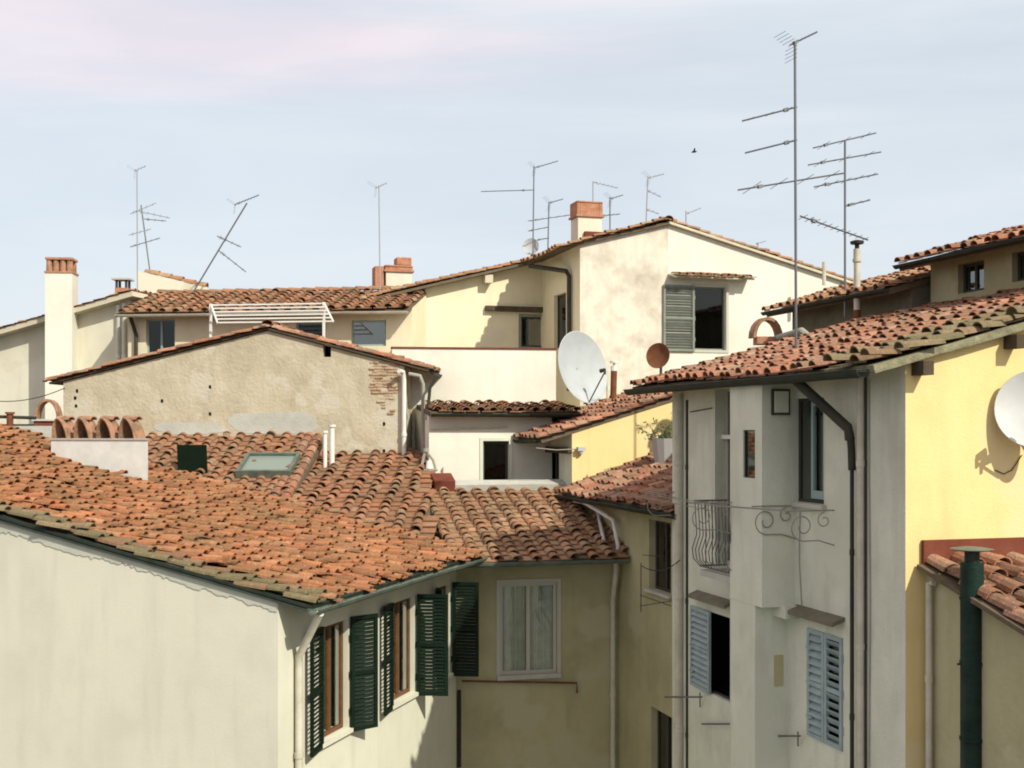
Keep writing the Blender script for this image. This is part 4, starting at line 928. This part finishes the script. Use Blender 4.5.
# ================================================================== ROOF FITTINGS on the right roof
u_,v_=R6.uv(765,342); ac=thing('chimney','curved tile arch cowl with grey pipe lying beside it on the right roof','chimney',R6.pt(u_,v_))
b=R6.pt(u_,v_,-.05)
mb=MB(); mb.box(b-Vector((.2,.2,.0)),(.42,0,0),(0,.4,0),(0,0,.14)); mb.build('base',M['brick'],ac)
mb=MB(); archtile(mb,b+Z*.12,Vector((.93,.2,0)).normalized(),Vector((.2,-.93,0)).normalized(),.3,.4,.26,.06); mb.build('arch_tile',M['cowl'],ac,True)
mb=MB(); q=R6.pt(*R6.uv(803,340),.1); mb.tube([b+Vector((.2,0,.12)),q+Z*.06,q+Vector((.12,0,-.04))],.06,10); mb.build('grey_pipe',M['pipeg'],ac,True)
fb=R6.pt(*R6.uv(857,326)); fpp=thing('flue_pipe','slim galvanised flue with rusty foot and flat cap on the right roof','flue',fb)
dd=fb.y
mb=MB(); mb.tube([fb-Z*.1,P(857,310,dd)],.062,12); mb.build('foot',M['rust'],fpp,True)
mb=MB(); mb.tube([P(857,310,dd),P(857,262,dd)],.055,12); mb.tube([P(857,262,dd),P(857,259,dd)],.075,12); mb.tube([P(857,259,dd),P(857,249,dd)],.06,12); mb.build('pipe',M['pipe'],fpp,True)
mb=MB(); mb.tube([P(857,249,dd),P(857,243,dd)],.04,8); mb.tube([P(857,244,dd),P(857,241.5,dd),P(857,240,dd)],[.11,.12,.04],14); mb.build('cap',M['dpipe'],fpp)
# flue by the big dish
fb=R5.pt(*R5.uv(613,402)); f2=thing('flue_pipe','short rusty flue with pale cap right behind the big grey dish','flue',fb); dd=fb.y
mb=MB(); mb.tube([fb-Z*.1,P(614,370,dd)],.075,12); mb.build('pipe',M['rust'],f2,True)
mb=MB(); mb.tube([P(614,371,dd),P(614,366,dd)],.08,12); mb.tube([P(614,363,dd),P(614,361,dd)],.1,12); mb.tube([P(614,366,dd),P(614,363,dd)],.03,6); mb.build('cap',M['pipew'],f2)
mb=MB(); mb.tube([fb+Vector((-.13,0,-.1)),P(607,371,dd)],.022,8); mb.build('side_pipe',M['pipe'],f2)

# ================================================================== SATELLITE DISHES
def dish(label,c,nrm,rad,base,m='dish',arm=True,foot='mast',ell=1.0,lnb=1):
    o=thing('satellite_dish',label,'satellite dish',base); nrm=Vector(nrm).normalized(); s=nrm.cross(Z).normalized(); up=s.cross(nrm); c=Vector(c); base=Vector(base)
    mb=MB(); rings=[]; dp=rad*.24
    fn=lambda r,k:[c+(s*math.cos(q*2*math.pi/40)*r*ell+up*math.sin(q*2*math.pi/40)*r)+nrm*(dp*(r/rad)**2+k) for q in range(40)]
    mb.grid([fn(rad*x,.0) for x in (.02,.25,.5,.75,.93,1)]+[fn(rad*x,-.012-(0 if x<1 else 0)) for x in (1.015,.75,.5,.25,.02)]); mb.build('reflector',M[m],o,True)
    mb=MB(); bk_=c-nrm*.1; mb.cbox(bk_,s*.12,up*.2,nrm*.14); mb.tube([bk_,Vector((bk_.x,bk_.y,bk_.z-.1)),base],.03,8); mb.build('mount',M['iron'],o)
    if arm:
        e=c+nrm*rad*.95-up*rad*.25; lo=c-up*rad*.98+nrm*dp
        mb=MB(); mb.tube([lo-nrm*.15,lo,e-up*.03],.016,6); mb.build('feed_arm',M['iron'],o)
        mb=MB()
        for i in range(lnb):
            q=e+s*(i-(lnb-1)/2)*.12; mb.tube([q,q-nrm*.12],[.035,.045],10); mb.tube([q-Z*.0,q-Z*.1],.022,8)
        mb.build('receiver',M['dframe'],o)
    return o
bd=P(577,369,25.3); bb=R5.pt(*R5.uv(588,405))
dish('very large pale grey dish on the ribbed roof before the stained white wall',bd,(.7,-.66,.2),.77,(bb.x,bb.y,bb.z-.05),'dish',True)
bd=P(659,356,25.5); bb=R5.pt(*R5.uv(660,385)) 
dish('small rusty brown dish peeking over the right roof edge',bd,(-.5,-.8,.1),.27,(bd.x+.05,bd.y+.1,bd.z-.7),'rust',False)
bd=Wye.px(1037,410,.27)
dish('white round dish bracketed to the sunlit yellow gable at right edge',bd,(-.38,-.91,.14),.43,Wye.pt(Wye.hit(1030,470)[0],bd.z-.5,.0),'dishw',True,lnb=2)
bd=P(531,247,37); dish('tiny pale dish on the skyline roof below the left of the tall masts',bd,(-.2,-.95,.2),.26,bd-Z*.9,'dish',False)

# ================================================================== ANTENNAS
def antenna(label,d,mast,booms,r=.018,m='alu',base_drop=.6,slant=.35,extra=None):
    x0,y0=mast[-1]; o=thing('antenna',label,'antenna',P(x0,y0,d)-Z*0)
    mb=MB(); pts_=[P(x,y,d) for x,y in mast]; pts_.append(pts_[-1]+(pts_[-1]-pts_[-2]).normalized()*base_drop)
    mb.tube(pts_,r,8); mb.build('mast',M[m],o)
    for bm in booms:
        xa,ya,xb,yb,n,el=bm[:6]; vert=len(bm)>6 and bm[6]=='v'
        a=P(xa,ya,d); b=P(xb,yb,d); L_=(b-a).length; b=P(xb,yb,d+L_*slant) if xb>xa else b; mb=MB(); mb.tube([a,b],r*.62,6)
        dr=(b-a).normalized(); e=dr.cross(Z).normalized(); up=e.cross(dr)
        for i in range(n):
            p=a.lerp(b,(i+.5)/n); l_=el*(1-.35*i/max(1,n)); ax=up if vert else (e*.96+up*.12)
            mb.tube([p-ax*l_/2,p+ax*l_/2],r*.22,4)
        # dipole box and reflector grid
        p=a.lerp(b,.2); mb.cbox(p,dr*.07,e*.05,up*.05)
        if len(bm)>6 and bm[6]=='r':
            for sgn in (1,-1):
                for k in range(4):
                    q=a+up*sgn*(.05+.05*k)-dr*.03*k; mb.tube([q-e*.16,q+e*.16],r*.18,4)
        mb.build('boom',M[m],o)
    return o
mg=None
d=17.5
antenna('tallest antenna mast with long booms reaching left on the right roof',d,[(795,42),(796,330)],[(790,45,817,32,7,.2,'r'),(797,107,742,121,3,.5),(797,140,745,153,3,.5),(738,190,845,173,4,.6),(800,216,868,240,11,.26)],.02)
antenna('antenna with three stacked booms ending in small vertical bars above the tiled storey',21,[(845,140),(845,283)],[(813,148,876,133,3,.45),(808,165,881,152,3,.45),(814,187,878,174,5,.4),(845,206,870,200,3,.3)],.02)
mb=MB()
antenna('left antenna mast with crowded short booms behind the wedge parapet',35,[(137,170),(137.5,290)],[(134,171,146,166,4,.4,'r'),(130,214,156,203,4,.5),(138,211,170,218,5,.5),(129,235,151,229,3,.5)],.018,'alu2')
antenna('short leaning antenna pole just right of the left mast',35.5,[(141,205),(150,272)],[(130,247,160,238,5,.4),(144,219,166,221,3,.4)],.02,'alu')
antenna('strongly tilted antenna leaning right above the long back roof',33,[(247,203),(200,281)],[(234,205,259,195,8,.35,'r'),(217,236,241,247,4,.4),(218,250,246,272,4,.3)],.022,'alu')
antenna('lone thin mast with a tiny head beside the long roof chimney',32,[(379,186),(380,285)],[(375,188,387,183,5,.25,'r')],.016,'alu2')
antenna('skyline antenna with one boom far left and one rising right above tiny dish',36,[(534,166),(533,250)],[(534,168,558,161,6,.3,'r'),(534,190,481,191.5,6,.5)],.02,'alu')
antenna('shorter antenna with four stacked small booms beside the skyline chimney left',36.5,[(549,202),(548,246)],[(549,203,563,199,4,.3,'r'),(528,221,570,215,5,.35),(528,231,549,227,3,.3),(537,240,549,238,3,.3)],.02,'alu')
antenna('antenna with boom drooping right directly above the skyline brick chimney',36,[(593,181),(593,222)],[(593,182,618,188,6,.25)],.017,'alu2')
antenna('small two boom antenna right of the skyline brick chimney',36,[(610,197),(610,232)],[(610,199,623,195,4,.3,'r'),(600,216,620,214,4,.3)],.02,'alu')
antenna('antenna with three short booms left of the white gable peak',35,[(648,176),(646,225)],[(648,178,664,174,4,.3,'r'),(647,190,661,197,3,.25),(646,209,659,214,3,.25)],.018,'alu2')
antenna('lowest stubby antenna just right of the white gable peak',35,[(686,211),(686,236)],[(686,214,701,208,4,.25)],.018,'alu2')
antenna('short bare antenna stub on the right slope of the white gable',33,[(758,243),(758,256)],[(756,244,766,241,3,.15)],.016,'alu2')
vs=thing('vent_pipe','thin vent stub at the right foot of the white gable roof','vent pipe',P(824,280,31)); mb=MB(); mb.tube([P(824,285,31),P(824,262,31)],.05,8); mb.build('pipe',M['pipe'],vs)
# no antenna is built out of frame; its shadow on the yellow gable is absent
# ================================================================== CABLES
def cable(label,pts_,r=.008,m='dpipe',sag=.0):
    mb=MB(); P_=[Vector(p) for p in pts_]; q=[]
    for a,b in zip(P_,P_[1:]):
        for i in range(10): t=i/10; q.append(a.lerp(b,t)-Z*sag*4*t*(1-t))
    q.append(P_[-1]); mb.tube(q,r,5); tag(mb.build('cable',M[m]),label,'cable')
cable('thin cable sagging from the left edge up to the beige gable corner',[P(-20,399,26.2),Wb.pt(.05,Wb.hit(58,388)[1],.03)],.01,'dpipe',.15)
cable('black cable clipped along the grey facade under the gutter',[Wg.px(690,412,.02),Wg.px(712,408,.02)],.008)
cable('loose grey cable drooping between the corner house and the end of the grey facade',[Wc.px(642,566,.1),Wg.px(680,560,.15)],.009,'dpipe',.12)
def on(parent,W,pl_,r=.008,m='dpipe',name='cable'):
    mb=MB(); mb.tube([W.px(x,y,.012) for x,y in pl_],r,5); mb.build(name,M[m],parent)
on(rh,Wg,[(869,380),(869,470),(870,600),(869,767)],.007,'pipeg'); on(rh,Wg,[(802,613),(799,560),(800,512)],.006,'pipeg'); on(rh,Wye,[(1022,455),(1012,470),(1004,474),(995,470)],.006,'dpipe')
on(mid,Wm,[(459,690),(459,767)],.04,'dpipe','waste_pipe')
pass
# ================================================================== PLANT beside yellow house
pl=thing('potted_plant','straggly bare potted plant by the yellow end wall at the grey facade edge','plant',P(664,462,23.6))
b=P(666,464,23.4)
mb=MB(); mb.tube([b,b+Z*.5],[.22,.3],12); mb.build('pot',M['pot'],pl)
tw=MB(); lv=MB(); rg=random.Random(8)
for i in range(18):
    a=rg.uniform(-.9,.5); h=rg.uniform(.25,.75); p0=b+Vector((rg.uniform(-.15,.15),rg.uniform(-.1,.1),.35)); p2=p0+Vector((math.sin(a)*h*.8,rg.uniform(-.3,.3),math.cos(a)*h*.8)); p1=p0.lerp(p2,.5)+Z*.08
    tw.tube([p0,p1,p2],[.012,.008,.004],4)
    for k in range(9):
        q=p0.lerp(p2,rg.uniform(.3,1.05))+Vector((rg.uniform(-.06,.06),rg.uniform(-.06,.06),rg.uniform(-.04,.06)))
        e=Vector((rg.uniform(-1,1),rg.uniform(-1,1),rg.uniform(-1,1))).normalized()*.05; g_=e.orthogonal().normalized()*.022
        lv.face([q-e,q+g_,q+e,q-g_])
tw.build('stems',M['twig'],pl); lv.build('leaves',M['leaf'],pl)
# bird
bc=P(694,152,70)
mb=MB(); mb.tube([bc+Vector((-.16,0,-.03)),bc+Vector((-.08,0,0)),bc+Vector((.05,0,.01)),bc+Vector((.13,0,.03)),bc+Vector((.18,0,.02))],[.01,.045,.055,.035,.006],8)
mb.face([bc+Vector((-.05,-.03,.03)),bc+Vector((.07,-.03,.03)),bc+Vector((.03,-.3,.16)),bc+Vector((-.05,-.36,.14))]); mb.face([bc+Vector((-.05,.03,.03)),bc+Vector((.07,.03,.03)),bc+Vector((.03,.3,.16)),bc+Vector((-.05,.36,.14))])
tag(mb.build('bird',M['bird']),'tiny dark bird flying in the sky between the antennas','bird')
for o in bpy.data.objects:
    g={'antenna':'television antennas on the roofs','satellite dish':'satellite dishes','chimney':'chimneys on the roofs','flue':'metal flues','cable':'loose cables','house':'houses crowded round the courtyard'}.get(o.get('category'))
    if g: o['group']=g
# cleanup helper property
for o in list(bpy.data.objects):
    if '_c' in o: del o['_c']
